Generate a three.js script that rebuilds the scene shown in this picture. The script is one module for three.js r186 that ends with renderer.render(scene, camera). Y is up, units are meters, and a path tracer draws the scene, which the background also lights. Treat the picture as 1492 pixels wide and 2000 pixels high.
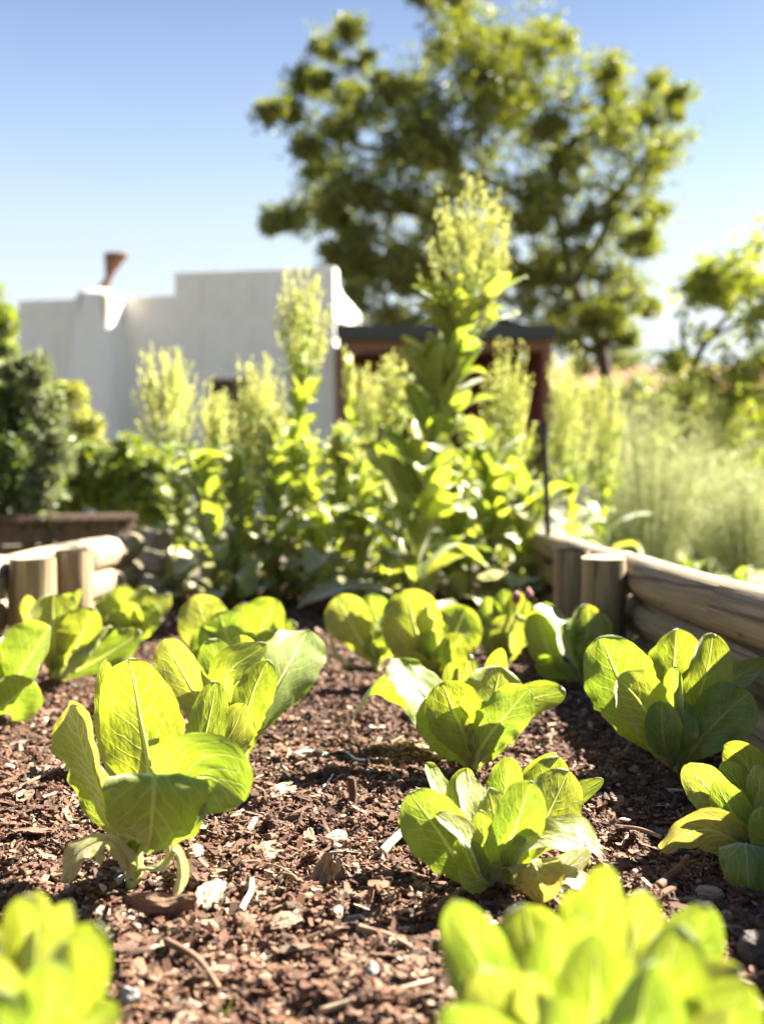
import * as THREE from 'three';
import { mergeGeometries } from 'three/addons/utils/BufferGeometryUtils.js';

// ------------------------------------------------------------------ camera, sky, sun, exposure
const W = 763, H = 1024, F = 1944;                       // F: focal length in pixels of the 1492 x 2000 photograph
const scene = new THREE.Scene();
const EYE = new THREE.Vector3(0, 0.5, 0), PITCH = -1.33 * Math.PI / 180;
const camera = new THREE.PerspectiveCamera(2 * Math.atan(1000 / F) * 180 / Math.PI, W / H, 0.05, 900);
camera.position.copy(EYE); camera.rotation.set(PITCH, 0, 0); camera.updateMatrixWorld(true);
camera.focus = 1.43; camera.userData.fStop = 2.45;
const renderer = new THREE.WebGLRenderer({ antialias: true });
renderer.setSize(W, H);
renderer.toneMapping = THREE.LinearToneMapping;
const EXPOSURE = 9.2;
renderer.toneMappingExposure = EXPOSURE;
renderer.shadowMap.enabled = true;
const SUN = new THREE.Vector3(1.0, 0.95, -0.56).normalize();
{
  const w = 512, h = 256, d = new Float32Array(w * h * 4);
  const stops = [[-90, .85, .88, .95], [0, .97, .98, 1.0], [6, .86, .93, 1.0], [10, .79, .89, 1.0], [14.5, .65, .79, .98], [18.6, .465, .63, .92], [22.5, .355, .49, .81], [26, .265, .385, .69], [45, .16, .27, .56], [90, .08, .16, .40]];
  for (let j = 0; j < h; j++) {
    const el = ((j + .5) / h - .5) * 180; let k = 0; while (k < stops.length - 2 && el > stops[k + 1][0]) k++;
    let t = Math.min(1, Math.max(0, (el - stops[k][0]) / (stops[k + 1][0] - stops[k][0])));
    for (let i = 0; i < w; i++) {
      const phi = ((i + .5) / w - .5) * 2 * Math.PI, e = el * Math.PI / 180;
      const dir = new THREE.Vector3(Math.cos(phi) * Math.cos(e), Math.sin(e), Math.sin(phi) * Math.cos(e));
      const g = Math.acos(Math.min(1, Math.max(-1, dir.dot(SUN)))) * 180 / Math.PI;
      const s = (1 + 1.5 * Math.exp(-g / 32)) / EXPOSURE;
      for (let c = 0; c < 3; c++) d[(j * w + i) * 4 + c] = (stops[k][c + 1] * (1 - t) + stops[k + 1][c + 1] * t) * s * (c == 2 ? 1 / (1 + .25 * (s * EXPOSURE - 1)) : 1);
      d[(j * w + i) * 4 + 3] = 1;
    }
  }
  const sky = new THREE.DataTexture(d, w, h, THREE.RGBAFormat, THREE.FloatType);
  sky.mapping = THREE.EquirectangularReflectionMapping; sky.magFilter = sky.minFilter = THREE.LinearFilter; sky.needsUpdate = true;
  scene.background = sky; scene.environment = sky;
}
const sun = new THREE.DirectionalLight(new THREE.Color().setRGB(1, .93, .80), 5);
sun.position.copy(SUN).multiplyScalar(60); sun.target.position.set(0, 0, 0);
sun.castShadow = true; sun.shadow.mapSize.set(4096, 4096);
Object.assign(sun.shadow.camera, { left: -40, right: 40, top: 40, bottom: -40, near: 1, far: 160 });
scene.add(sun, sun.target);

// ------------------------------------------------------------------ helpers
let seed = 1;
const reseed = s => { seed = s >>> 0; };
function R() { seed = (seed + 0x6D2B79F5) >>> 0; let t = seed; t = Math.imul(t ^ (t >>> 15), t | 1); t ^= t + Math.imul(t ^ (t >>> 7), t | 61); return ((t ^ (t >>> 14)) >>> 0) / 4294967296; }
const rr = (a, b) => a + (b - a) * R();
const V = (x, y, z) => new THREE.Vector3(x, y, z);
const lerp = (a, b, t) => a + (b - a) * t;
const clamp = (x, a = 0, b = 1) => Math.min(b, Math.max(a, x));
const smooth = (a, b, x) => { const t = clamp((x - a) / (b - a)); return t * t * (3 - 2 * t); };
function hash(x, y, z) { let h = Math.imul(x, 374761393) + Math.imul(y, 668265263) + Math.imul(z, 1274126177); h = Math.imul(h ^ (h >>> 13), 1103515245); h ^= h >>> 16; return (h >>> 0) / 4294967296; }
function noise(x, y, z = 0, per = 0) {                   // value noise in -1..1, optionally periodic in x and y
  const X = Math.floor(x), Y = Math.floor(y), Z = Math.floor(z); let fx = x - X, fy = y - Y, fz = z - Z;
  fx = fx * fx * (3 - 2 * fx); fy = fy * fy * (3 - 2 * fy); fz = fz * fz * (3 - 2 * fz);
  const m = per ? a => ((a % per) + per) % per : a => a;
  const x0 = m(X), x1 = m(X + 1), y0 = m(Y), y1 = m(Y + 1);
  const a = lerp(lerp(hash(x0, y0, Z), hash(x1, y0, Z), fx), lerp(hash(x0, y1, Z), hash(x1, y1, Z), fx), fy);
  if (!fz) return a * 2 - 1;
  const b = lerp(lerp(hash(x0, y0, Z + 1), hash(x1, y0, Z + 1), fx), lerp(hash(x0, y1, Z + 1), hash(x1, y1, Z + 1), fx), fy);
  return lerp(a, b, fz) * 2 - 1;
}
const fbm = (x, y, z = 0, o = 4, per = 0) => { let s = 0, a = .5, f = 1; for (let k = 0; k < o; k++) { s += a * noise(x * f, y * f, z + k * 7, per * f); a *= .5; f *= 2; } return s; };

// photo pixel + distance along the view axis -> world
const RM = camera.matrixWorld;
function at(px, py, depth) { return V((px - 746) / F * depth, -(py - 1000) / F * depth, -depth).applyMatrix4(RM); }
function onGround(px, py, y = 0) { const d = V((px - 746) / F, -(py - 1000) / F, -1).transformDirection(RM); return EYE.clone().addScaledVector(d, (y - EYE.y) / d.y); }
const axisZ = V(0, 0, -1).transformDirection(RM);
const depthOf = p => p.clone().sub(EYE).dot(axisZ);

const taken = {};
function numbered(n) { const k = taken[n] = (taken[n] ?? -1) + 1; return k ? `${n}_${String(k).padStart(3, '0')}` : n; }
function shade(o) { o.castShadow = o.receiveShadow = true; return o; }
function tag(o, label, category, group, kind) { Object.assign(o.userData, { label, category }); if (group) o.userData.group = group; if (kind) o.userData.kind = kind; return o; }
function thing(name, label, category, pos, group) { const o = new THREE.Group(); o.name = numbered(name); if (pos) o.position.copy(pos); scene.add(o); return tag(o, label, category, group); }
function part(name, geo, mat, parent) { const m = shade(new THREE.Mesh(geo, mat)); m.name = name; parent.add(m); return m; }
function single(name, geo, mat, label, category, pos, group) { const m = shade(new THREE.Mesh(geo, mat)); m.name = numbered(name); if (pos) m.position.copy(pos); scene.add(m); return tag(m, label, category, group); }
function structure(name, geo, mat) { const m = shade(new THREE.Mesh(geo, mat)); m.name = numbered(name); m.userData.kind = 'structure'; scene.add(m); return m; }

const enc = v => { v = clamp(v); return Math.round(255 * (v <= .0031308 ? v * 12.92 : 1.055 * Math.pow(v, 1 / 2.4) - .055)); };
function texture(n, m, fn, color = true) {               // fn(u, v) -> linear [r, g, b] or a number
  const d = new Uint8Array(n * m * 4);
  for (let j = 0; j < m; j++) for (let i = 0; i < n; i++) {
    const c = fn((i + .5) / n, (j + .5) / m), o = (j * n + i) * 4;
    if (color) { d[o] = enc(c[0]); d[o + 1] = enc(c[1]); d[o + 2] = enc(c[2]); } else d[o] = d[o + 1] = d[o + 2] = Math.round(255 * clamp(c));
    d[o + 3] = 255;
  }
  const t = new THREE.DataTexture(d, n, m); t.wrapS = t.wrapT = THREE.RepeatWrapping; t.magFilter = THREE.LinearFilter; t.minFilter = THREE.LinearMipmapLinearFilter; t.generateMipmaps = true;
  if (color) t.colorSpace = THREE.SRGBColorSpace; t.needsUpdate = true; return t;
}
const rgb = (r, g, b) => new THREE.Color().setRGB(r, g, b);
const std = (c, rough = .9, o = {}) => new THREE.MeshStandardMaterial({ color: rgb(...c), roughness: rough, ...o });
function geoFrom(pos, idx, uv) {
  const g = new THREE.BufferGeometry(); g.setAttribute('position', new THREE.Float32BufferAttribute(pos, 3));
  g.setAttribute('uv', new THREE.Float32BufferAttribute(uv ?? new Float32Array(pos.length / 3 * 2), 2));
  if (idx) g.setIndex(idx); g.computeVertexNormals(); return g;
}
// tapered tube along points, with optional irregularity
function tube(pts, radius, sides = 7, segs = 16, uneven = 0, cap = true, sd = 1) {
  const c = new THREE.CatmullRomCurve3(pts), pos = [], uv = [], idx = [];
  let ref = V(.31, .2, .93); const L = c.getLength(); let acc = 0, prev = null;
  for (let j = 0; j <= segs; j++) {
    const t = j / segs, p = c.getPoint(t), T = c.getTangent(t); if (prev) acc += p.distanceTo(prev); prev = p;
    const B = V().crossVectors(T, ref).normalize(), N = V().crossVectors(B, T).normalize(); ref = N;
    const r0 = typeof radius === 'function' ? radius(t) : radius;
    for (let i = 0; i <= sides; i++) {
      const a = i / sides * 2 * Math.PI, r = r0 * (1 + uneven * noise(Math.cos(a) * 1.5 + sd * 9, Math.sin(a) * 1.5, acc / L * 4 + sd * 3.3));
      pos.push(p.x + (B.x * Math.cos(a) + N.x * Math.sin(a)) * r, p.y + (B.y * Math.cos(a) + N.y * Math.sin(a)) * r, p.z + (B.z * Math.cos(a) + N.z * Math.sin(a)) * r);
      uv.push(i / sides * 2 * Math.PI * r0 * 1.0, acc);
    }
  }
  const q = sides + 1;
  for (let j = 0; j < segs; j++) for (let i = 0; i < sides; i++) { const a = j * q + i; idx.push(a, a + 1, a + q, a + 1, a + q + 1, a + q); }
  if (cap) for (const j of [0, segs]) { const p = c.getPoint(j / segs), k = pos.length / 3; pos.push(p.x, p.y, p.z); uv.push(.5, j); for (let i = 0; i < sides; i++) j ? idx.push(j * q + i, j * q + i + 1, k) : idx.push(i + 1, i, k); }
  return geoFrom(pos, idx, uv);
}
function blob(r, sd, detail = 1, rough = .25, sx = 1, sy = 1, sz = 1) {
  const g = new THREE.IcosahedronGeometry(1, detail), p = g.attributes.position;
  for (let i = 0; i < p.count; i++) { const x = p.getX(i), y = p.getY(i), z = p.getZ(i), k = r * (1 + rough * noise(x * 1.6 + sd * 5.1, y * 1.6 + sd, z * 1.6 + sd * 2.7) + rough * .5 * noise(x * 4 + sd, y * 4, z * 4 + 11)); p.setXYZ(i, x * k * sx, y * k * sy, z * k * sz); }
  g.computeVertexNormals(); return g;
}
function box(w, h, d, x = 0, y = 0, z = 0) { return new THREE.BoxGeometry(w, h, d).translate(x, y, z); }

// ------------------------------------------------------------------ materials
function leafMaps(sd) {
  const vein = (u, v) => {
    const side = u < .5 ? 0 : 1, s = Math.abs(u - .5) * 2; let m = 0;
    for (let i = 0; i < 10; i++) {
      const v0 = .04 + .088 * i + .02 * (hash(i, side, sd) - .5), path = v0 + .20 * Math.pow(s, .75) + .05 * s * s + .012 * noise(s * 5, i * 3 + side * 17, sd);
      const d = Math.abs(v - path); const w = .0065 * (1 - .7 * s); m = Math.max(m, clamp(1.4 - d / w) * (1 - .55 * s));
      const br = v0 + .09 + .34 * Math.pow(Math.max(0, s - .35), .8), d2 = Math.abs(v - br); if (s > .35) m = Math.max(m, .5 * clamp(1.3 - d2 / .0035) * (1 - .5 * s));
    }
    const net = Math.abs(noise(u * 26 + 3 * noise(v * 9, u * 7, sd), v * 22, sd + .5)); m = Math.max(m, .30 * clamp(1.2 - net / .07));
    return m;
  };
  const map = texture(512, 512, (u, v) => {
    const m = vein(u, v), n = .5 + .5 * fbm(u * 6, v * 6, sd * 3, 4), sp = noise(u * 60, v * 60, sd) > .86 ? .88 : 1, dirt = fbm(u * 17, v * 17, sd * 5 + 2, 3) > .36 ? .8 : 1, yel = smooth(.1, .5, fbm(u * 3, v * 3, sd + 40, 3));
    const b = lerp(.70, 1.08, n) * sp * dirt;
    return [lerp(lerp(.28, .31, yel) * b, .42, m * .8), lerp(.32 * b, .46, m * .8), lerp(.012 * b, .10, m * .8)];
  });
  const bump = texture(512, 512, (u, v) => .5 + .30 * fbm(u * 15, v * 15, sd + 9, 3) + .12 * noise(u * 34, v * 34, sd + 2) - .35 * vein(u, v), false);
  return { map, bump };
}
const LM = [leafMaps(1), leafMaps(2), leafMaps(3)];
const leafMat = (k, tint, gloss = 1, through = .58) => new THREE.MeshPhysicalMaterial({ map: LM[k].map, bumpMap: LM[k].bump, bumpScale: .0016, color: rgb(...tint), roughness: 1, transmission: through, thickness: 0, ior: 1.4, clearcoat: gloss, clearcoatRoughness: .36, side: THREE.DoubleSide });
const plainLeaf = (c, gloss = .4, through = .45, rough = .3) => new THREE.MeshPhysicalMaterial({ color: rgb(...c), roughness: 1, transmission: through, thickness: 0, ior: 1.4, clearcoat: gloss, clearcoatRoughness: rough, side: THREE.DoubleSide, vertexColors: true });
const M = {
  leaf: [leafMat(0, [1, 1, 1]), leafMat(1, [.88, .96, .95]), leafMat(2, [.76, .92, 1]), leafMat(1, [1.05, 1.0, 1.6])],
  wilt: leafMat(0, [1.25, 1.08, 8.5], .3, .5),
  yellow: leafMat(1, [1.3, 1.02, 3], .3, .5),
  rib: new THREE.MeshPhysicalMaterial({ color: rgb(.42, .46, .11), roughness: 1, transmission: .58, thickness: 0, clearcoat: .5, clearcoatRoughness: .35, side: THREE.DoubleSide }),
  stem: std([.27, .30, .08], .55),
  stalk: std([.20, .235, .06], .6),
  bud: new THREE.MeshPhysicalMaterial({ color: rgb(.66, .66, .24), roughness: 1, transmission: .5, thickness: 0, clearcoat: .1, clearcoatRoughness: .4, side: THREE.DoubleSide, vertexColors: true }),
};
const woodMap = (base, sd) => texture(512, 512, (u, v) => {
  const g = fbm(u * 30, v * 3, sd, 4), f = noise(u * 120, v * 6, sd + 3), l = .5 + .5 * fbm(u * 4, v * 2.5, sd + 6, 3);
  const crack = Math.abs(noise(u * 16 + .2 * noise(v * 4, u, sd), v * .7, sd + 20)); const c = crack < .075 ? .42 : 1;
  const kx = ((u * 3 + .37 * sd) % 1) - .5, kn = Math.hypot(kx * 1.2, (((v * 2.3 + .61 * sd) % 1) - .5) * 1.1), knot = kn < .035 ? .35 : kn < .06 ? .7 : 1, gw = smooth(-.1, .35, fbm(u * 6, v * 1.5, sd + 31, 3));
  const k = (1 + .6 * g + .2 * f) * c * lerp(.75, 1.22, l) * knot; if (gw > 0) return [base[0] * k * lerp(1, .92, gw), base[1] * k * lerp(1, 1.02, gw), base[2] * k * lerp(1, 1.12, gw)];
  return [base[0] * k, base[1] * k * lerp(.96, 1.03, l), base[2] * k * lerp(.88, 1.08, l)];
});
const woodBump = texture(512, 512, (u, v) => { const crack = Math.abs(noise(u * 16 + .2 * noise(v * 4, u, 1), v * .7, 21)); return .6 + .25 * fbm(u * 40, v * 3, 1, 3) - (crack < .09 ? .45 : 0); }, false);
const wood = (base, sd) => { const m = woodMap(base, sd); m.repeat.set(2.6, 1.1); const b = woodBump.clone(); b.repeat.set(2.6, 1.1); b.needsUpdate = true; return new THREE.MeshStandardMaterial({ map: m, bumpMap: b, bumpScale: .006, roughness: .82 }); };
M.log = [wood([.225, .165, .098], 1), wood([.25, .185, .112], 2), wood([.195, .14, .08], 3)];
M.post = wood([.18, .13, .062], 5);
const ringTex = texture(256, 256, (u, v) => { const x = u - .5, y = v - .5, r = Math.hypot(x, y) + .02 * noise(u * 5, v * 5, 3), a = Math.atan2(y, x); const k = (1 + .16 * Math.sin(r * 150) + .25 * fbm(u * 9, v * 9, 5, 3)) * (Math.abs(noise(a * 2.2, 0, 8)) < .05 && r > .08 ? .4 : 1); return [.26 * k, .205 * k, .13 * k]; });
M.logEnd = new THREE.MeshStandardMaterial({ map: ringTex, roughness: .85 });

// ------------------------------------------------------------------ ground and soil
const groundTex = texture(512, 512, (u, v) => { const n = .5 + .5 * fbm(u * 8, v * 8, 2, 5, 8), g = smooth(.42, .62, n + .1 * noise(u * 64, v * 64, 1, 64)); return [lerp(.055, .035, g), lerp(.04, .05, g), lerp(.022, .008, g)]; });
groundTex.repeat.set(400, 400);
{ const g = new THREE.PlaneGeometry(1600, 1600).rotateX(-Math.PI / 2); structure('ground', g, new THREE.MeshStandardMaterial({ map: groundTex, roughness: 1 })).position.y = -.06; }
const BX0 = -1.06, BX1 = .72, BZ0 = -.35, BZ1 = -5.3;
function soilHeight(x, z) { return .018 * fbm(x * 4, z * 4, 3, 2) + .023 * fbm(x * 22, z * 22, 5, 3) + .007 * noise(x * 90, z * 90, 8); }
const soilTex = texture(1024, 1024, (u, v) => {
  const n = fbm(u * 24, v * 24, 2, 5, 24), f = noise(u * 200, v * 200, 4, 200), c = .5 + .5 * fbm(u * 5, v * 5, 9, 3, 5); const k = (1 + .7 * n + .35 * f);
  return [.052 * k * lerp(.85, 1.15, c), .0245 * k * lerp(.88, 1.1, c), .0135 * k];
});
const soilBump = texture(1024, 1024, (u, v) => .5 + .5 * fbm(u * 60, v * 60, 7, 4, 60), false);
const soilMat = new THREE.MeshStandardMaterial({ map: soilTex, bumpMap: soilBump, bumpScale: .006, roughness: 1 });
{
  const zs = []; let z = BZ0; while (z > BZ1) { zs.push(z); z -= .0065 * Math.max(1, -z * .8); } zs.push(BZ1);
  const nx = 230, pos = [], uv = [], idx = [];
  for (const zz of zs) for (let i = 0; i <= nx; i++) { const x = lerp(BX0, BX1, i / nx); pos.push(x, soilHeight(x, zz), zz); uv.push(x / .55, zz / .55); }
  for (let j = 0; j < zs.length - 1; j++) for (let i = 0; i < nx; i++) { const a = j * (nx + 1) + i, b = a + nx + 1; idx.push(a, a + 1, b, a + 1, b + 1, b); }
  structure('soil', geoFrom(pos, idx, uv), soilMat);
}
function ground(px, py) { const p = onGround(px, py); p.y = soilHeight(p.x, p.z); return p; }

function scatter(name, geo, mat, n, place, label, category) {
  const m = shade(new THREE.InstancedMesh(geo, mat, n)), o = new THREE.Object3D(); m.name = numbered(name);
  for (let k = 0; k < n; k++) { const c = place(o); o.updateMatrix(); m.setMatrixAt(k, o.matrix); m.setColorAt(k, c); }
  m.userData.kind = 'stuff'; tag(m, label, category, null, 'stuff'); scene.add(m); return m;
}
function bedSpot() {                                      // denser near the camera, only where the photograph looks
  for (; ;) { const d = .78 * Math.pow(5.2 / .78, Math.pow(R(), 1.25)), x = rr(-.43, .43) * d; if (x > BX0 + .06 && x < BX1 - .08) return [x, -d]; }
}
reseed(11);
const earthTone = () => { const t = R(); const k = .32 + 1.5 * Math.pow(R(), 1.7); return t < .8 ? rgb(.078 * k, .036 * k, .0185 * k) : t < .94 ? rgb(.17 * k, .097 * k, .058 * k) : t < .985 ? rgb(.30 * k, .21 * k, .145 * k) : rgb(.22 * k, .225 * k, .22 * k); };
const mulch = std([1, 1, 1], .92);
for (const [k, n, lo, hi] of [[0, 120000, .0009, .0026], [1, 34000, .0014, .0038], [2, 5000, .003, .0075]])
  scatter(['soil_crumbs', 'soil_grains', 'soil_clods'][k], blob(1, 3 + k, k == 2 ? 1 : 0, .42), mulch, n, o => {
    const [x, z] = bedSpot(), s = rr(lo, hi) * (1 + .25 * Math.max(0, -z - 1.4)); o.position.set(x, soilHeight(x, z) + s * rr(-.2, .6), z); o.rotation.set(rr(0, 6), rr(0, 6), rr(0, 6)); o.scale.set(s * rr(.8, 1.6), s * rr(.6, 1.1), s * rr(.8, 1.5)); return earthTone();
  }, ['fine brown crumbs covering the soil of the bed', 'loose brown grains on the soil of the bed', 'small rough clods lying about on the soil'][k], 'soil');
function chipGeo(sd, fine) {
  const g = new THREE.BoxGeometry(1, 1, 1, fine ? 14 : 4, fine ? 2 : 1, fine ? 8 : 2), p = g.attributes.position;
  for (let i = 0; i < p.count; i++) {
    const x = p.getX(i), y = p.getY(i), z = p.getZ(i), end = Math.pow(Math.abs(x * 2), 3), e = 1 - .55 * end * (.3 + hash(sd, Math.round(z * (fine ? 8 : 4)), x > 0 ? 1 : 0));
    const ragged = fine ? .22 * end * noise(z * 9 + sd * 3, sd, x > 0 ? 1 : 2) : 0;
    p.setXYZ(i, x * (1 + .18 * noise(z * 3 + sd, y * 2, sd) + ragged), y * (1 + .3 * noise(x * 3, z * 3, sd)) + .35 * noise(x * 2 + sd, z, 4) + (fine ? .28 * noise(x * 3, z * 13 + sd, 6) + .15 * noise(x * 9, z * 9, sd) : 0), z * e * (1 + .3 * noise(x * 4 + sd, y, 2) + (fine ? .16 * noise(x * 11 + sd, y, z > 0 ? 5 : 9) : 0)));
  }
  g.deleteAttribute('normal'); const q = g.toNonIndexed(); q.computeVertexNormals(); return q;
}
const CHF = [11, 12, 13, 14, 15].map(k => chipGeo(k, true));
const CH = [1, 2, 3, 4, 5].map(k => chipGeo(k, false));
const chipTone = () => { const t = R(), k = rr(.45, 1.3); return t < .68 ? rgb(.10 * k, .045 * k, .0235 * k) : t < .93 ? rgb(.18 * k, .104 * k, .062 * k) : rgb(.33 * k, .245 * k, .17 * k); };
for (let v = 0; v < 3; v++) scatter('bark_shreds', CH[v], mulch, [26000, 22000, 13000][v], o => {
  const [x, z] = bedSpot(), L = [rr(.004, .011), rr(.006, .02), rr(.01, .031)][v], w = L * [rr(.3, .8), rr(.1, .35), rr(.15, .5)][v]; o.position.set(x, soilHeight(x, z) + .002 + rr(0, .004), z); o.rotation.set(rr(-.6, .6), rr(0, 6.28), rr(-.5, .5)); o.scale.set(L, rr(.001, .0028), w); return chipTone();
}, ['small shreds of brown bark strewn over the soil', 'thin slivers of bark mixed into the soil', 'tiny splinters of wood strewn on the soil'][v], 'mulch');

// chips, twigs and stones that can be told apart
const grainTex = texture(256, 256, (u, v) => { const k = 1 + .75 * fbm(u * 5, v * 34, 3, 4) + .3 * fbm(u * 20, v * 20, 8, 3); return [k * .62, k * .6, k * .58]; });
const grain = (c, r) => new THREE.MeshStandardMaterial({ color: rgb(c[0] * 1.6, c[1] * 1.6, c[2] * 1.6), map: grainTex, bumpMap: grainTex, bumpScale: .002, roughness: r });
const tones = { bark: grain([.075, .038, .023], .9), brown: grain([.14, .078, .047], .9), tan: grain([.22, .145, .093], .9), pale: grain([.33, .25, .175], .85), white: grain([.42, .36, .28], .8), grey: grain([.18, .185, .18], .9), stone: grain([.25, .185, .13], .9), red: grain([.11, .055, .032], .9), darkstone: grain([.05, .042, .036], .9) };
function lay(o, p, L, w, h, yaw, tilt = 0, roll = 0) { o.position.copy(p); o.rotation.set(roll, yaw, tilt, 'YXZ'); o.scale.set(L, h, w); return o; }
const CG = 'loose wood chips on the soil', TG = 'loose twigs on the soil', PG = 'loose pebbles on the soil';
reseed(21);
for (let k = 0; k < 210; k++) { const [x, z] = bedSpot(), L = .013 + .05 * Math.pow(R(), 2.2); lay(single('wood_chip', CHF[k % 5], tones[['brown', 'tan', 'brown', 'bark', 'pale', 'tan'][k % 6]], 'small loose wood chip lying flat on the brown soil', 'wood chip', null, CG), V(x, soilHeight(x, z) + .004, z), L, L * rr(.25, .55), rr(.002, .005), rr(0, 6.28), rr(-.2, .25), rr(-.25, .25)); }
const TW = [0, 1, 2, 3].map(k => { reseed(70 + k); return tube([V(-.5, 0, 0), V(-.2, rr(-.02, .05), rr(-.06, .06)), V(.15, rr(0, .06), rr(-.08, .08)), V(.5, rr(-.02, .02), rr(-.03, .03))], t => .022 * (1 - .45 * t), 5, 10, .25, true, k); });
reseed(22);
for (let k = 0; k < 110; k++) { const [x, z] = bedSpot(), L = rr(.025, .085); lay(single('twig', TW[k % 4], tones[['brown', 'tan', 'bark', 'pale'][(k >> 1) % 4]], 'thin short twig lying loose on the brown soil', 'twig', null, TG), V(x, soilHeight(x, z) + .004, z), L, L * rr(.6, 1.1), L * rr(.6, 1.1), rr(0, 6.28), rr(-.08, .1)); }
const PB = [0, 1, 2, 3].map(k => blob(.5, 20 + k, 1, .3));
for (let k = 0; k < 70; k++) { const [x, z] = bedSpot(), L = rr(.006, .016); lay(single('pebble', PB[k % 4], tones[['stone', 'grey', 'tan', 'white', 'stone', 'red'][k % 6]], 'small pebble lying loose on the brown soil', 'pebble', null, PG), V(x, soilHeight(x, z) + L * .12, z), L, L * rr(.7, 1), L * rr(.5, .75), rr(0, 6.28)); }

function stick(name, label, cat, mat, a, b, rpx, lift = .006, bend = .01) {      // from pixel a to pixel b on the soil
  const p = ground(...a), q = ground(...b), m = p.clone().lerp(q, .5), r = rpx * depthOf(m) / F; p.y += lift; q.y += lift + .004; m.y = Math.max(m.y, (p.y + q.y) / 2) + bend * .4; m.x += bend * .5; m.z += bend * .5;
  const o = m.clone(); return single(name, tube([p, p.clone().lerp(m, .5).add(V(0, .001, 0)), m, q].map(v => v.clone().sub(o)), t => r * (1 - .3 * t), 7, 14, .2, true, a[0]), mat, label, cat, o);
}
function stone(name, label, cat, mat, px, py, wpx, hpx, sd, flat = 1) { const p = ground(px, py + hpx * .35), s = depthOf(p) / F, w = wpx * s, h = hpx * s; const o = single(name, blob(.5, sd, 2, .22), mat, label, cat, p.clone().add(V(0, h * .28, 0))); o.scale.set(w, h, w * .75 * flat); o.rotation.y = sd; return o; }
function chip(label, mat, px, py, L, w, yaw, tilt, roll, k = 0, h = .006) { const p = ground(px, py), s = depthOf(p) / F; return lay(single('wood_chip', CHF[k], mat, label, 'wood chip'), p.add(V(0, .008, 0)), L * s, w * s, h, yaw, tilt, roll); }
chip('broad pale flat wood chip tilted up beside a brown stone', tones.pale, 413, 1780, 74, 46, 1.15, .28, .1, 0);
chip('dark thick piece of bark casting a shadow on open soil', tones.bark, 560, 1628, 66, 44, .25, .12, .5, 1, .016);
chip('curled pale splintered knot of wood standing on the soil', tones.tan, 640, 1718, 60, 50, .9, .75, .3, 2, .02);
chip('flat tan bark flake lying at the lip of the shadow', tones.tan, 520, 1675, 58, 60, .2, .1, .15, 3);
chip('long brown bark strip lying in front of the tall lettuce', tones.brown, 320, 1815, 105, 30, -.1, .03, .1, 4, .012);
chip('pale broad bark flake half buried in front of the bed', tones.tan, 560, 1822, 60, 40, .4, .1, .2, 0);
chip('split pale wood flake behind the dark bark piece', tones.pale, 545, 1560, 60, 34, .5, .3, .3, 3);
chip('tan bark flake in the low soil beside the leafy lettuce', tones.tan, 690, 1905, 56, 34, -.3, .1, .2, 1);
stone('stone', 'rounded brown stone beside the broad pale wood chip', 'stone', tones.red, 477, 1808, 58, 46, 5);
stone('stone', 'pale cream stone lying on sunlit soil near the bark', 'stone', tones.white, 655, 1628, 52, 44, 7);
stone('stone', 'pale stone behind the wilted leaf of the tall lettuce', 'stone', tones.pale, 382, 1685, 44, 30, 8);
stone('stone', 'grey angular stone lying in the shade of the log wall', 'stone', tones.stone, 1386, 1735, 54, 34, 9);
stone('stone', 'large dark stone at the edge of the soil', 'stone', tones.darkstone, 1478, 1850, 90, 80, 10);
stone('stone', 'tiny bright white pebble in the shaded soil', 'stone', tones.white, 1303, 1562, 14, 16, 11);
stone('stone', 'blue grey stone at the low front of the soil', 'stone', tones.grey, 255, 1970, 44, 40, 12);
stone('stone', 'small tan stone on the soil by a stub of white stick', 'stone', tones.stone, 410, 1822, 28, 22, 13);
stone('stone', 'grey green stone half sunk in front of the shadow', 'stone', tones.grey, 725, 1925, 36, 34, 14);
stick('stick', 'short white stick leaning up beside the brown stone', 'stick', tones.white, [470, 1788], [492, 1742], 8, .008);
stick('stick', 'straight white peeled stick lying beside the leafy lettuce', 'stick', tones.white, [745, 1675], [803, 1626], 9, .008);
{ const b = ground(688, 1592), s = depthOf(b) / F; single('peg', tube([V(0, -.01, 0), V(.001, 20 * s, 0), V(-.002, 46 * s, .002)], t => 9 * s * (1 - .1 * t), 8, 8, .2, true, 3), tones.bark, 'dark upright stub of wood standing in the soil', 'peg', b); }
stick('stick', 'long thin brown stick behind the tall lettuce', 'stick', tones.tan, [20, 1560], [165, 1508], 4, .006);
stick('stick', 'bare twig lying half in shade by the leafy lettuce', 'stick', tones.tan, [1203, 1612], [1292, 1660], 6, .008);
stick('stick', 'short forked twig in the shade under drooping leaves', 'stick', tones.brown, [1282, 1745], [1342, 1690], 9, .01);
stick('stick', 'curved brown twig on the open soil of the front', 'stick', tones.brown, [325, 1876], [428, 1948], 8, .008, .02);
stick('stick', 'long pale twig lying along the front of the soil', 'stick', tones.pale, [625, 1988], [845, 1962], 7, .008);
stick('stick', 'brown stick with its end in the lettuce shadow', 'stick', tones.tan, [700, 1842], [805, 1888], 8, .008);
stick('stick', 'pale stick crossing the shadow of the leafy lettuce', 'stick', tones.pale, [670, 1792], [778, 1778], 6, .008);
stick('stick', 'thin twig on the soil below the cream stone', 'stick', tones.tan, [545, 1708], [580, 1738], 5, .006);
stick('stick', 'thick tan splinter beside the splintered knot', 'stick', tones.tan, [585, 1765], [628, 1742], 7, .006);
stick('stick', 'shaded bark stick lying under the leafy lettuce', 'stick', tones.brown, [845, 1790], [905, 1745], 12, .008);
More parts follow.
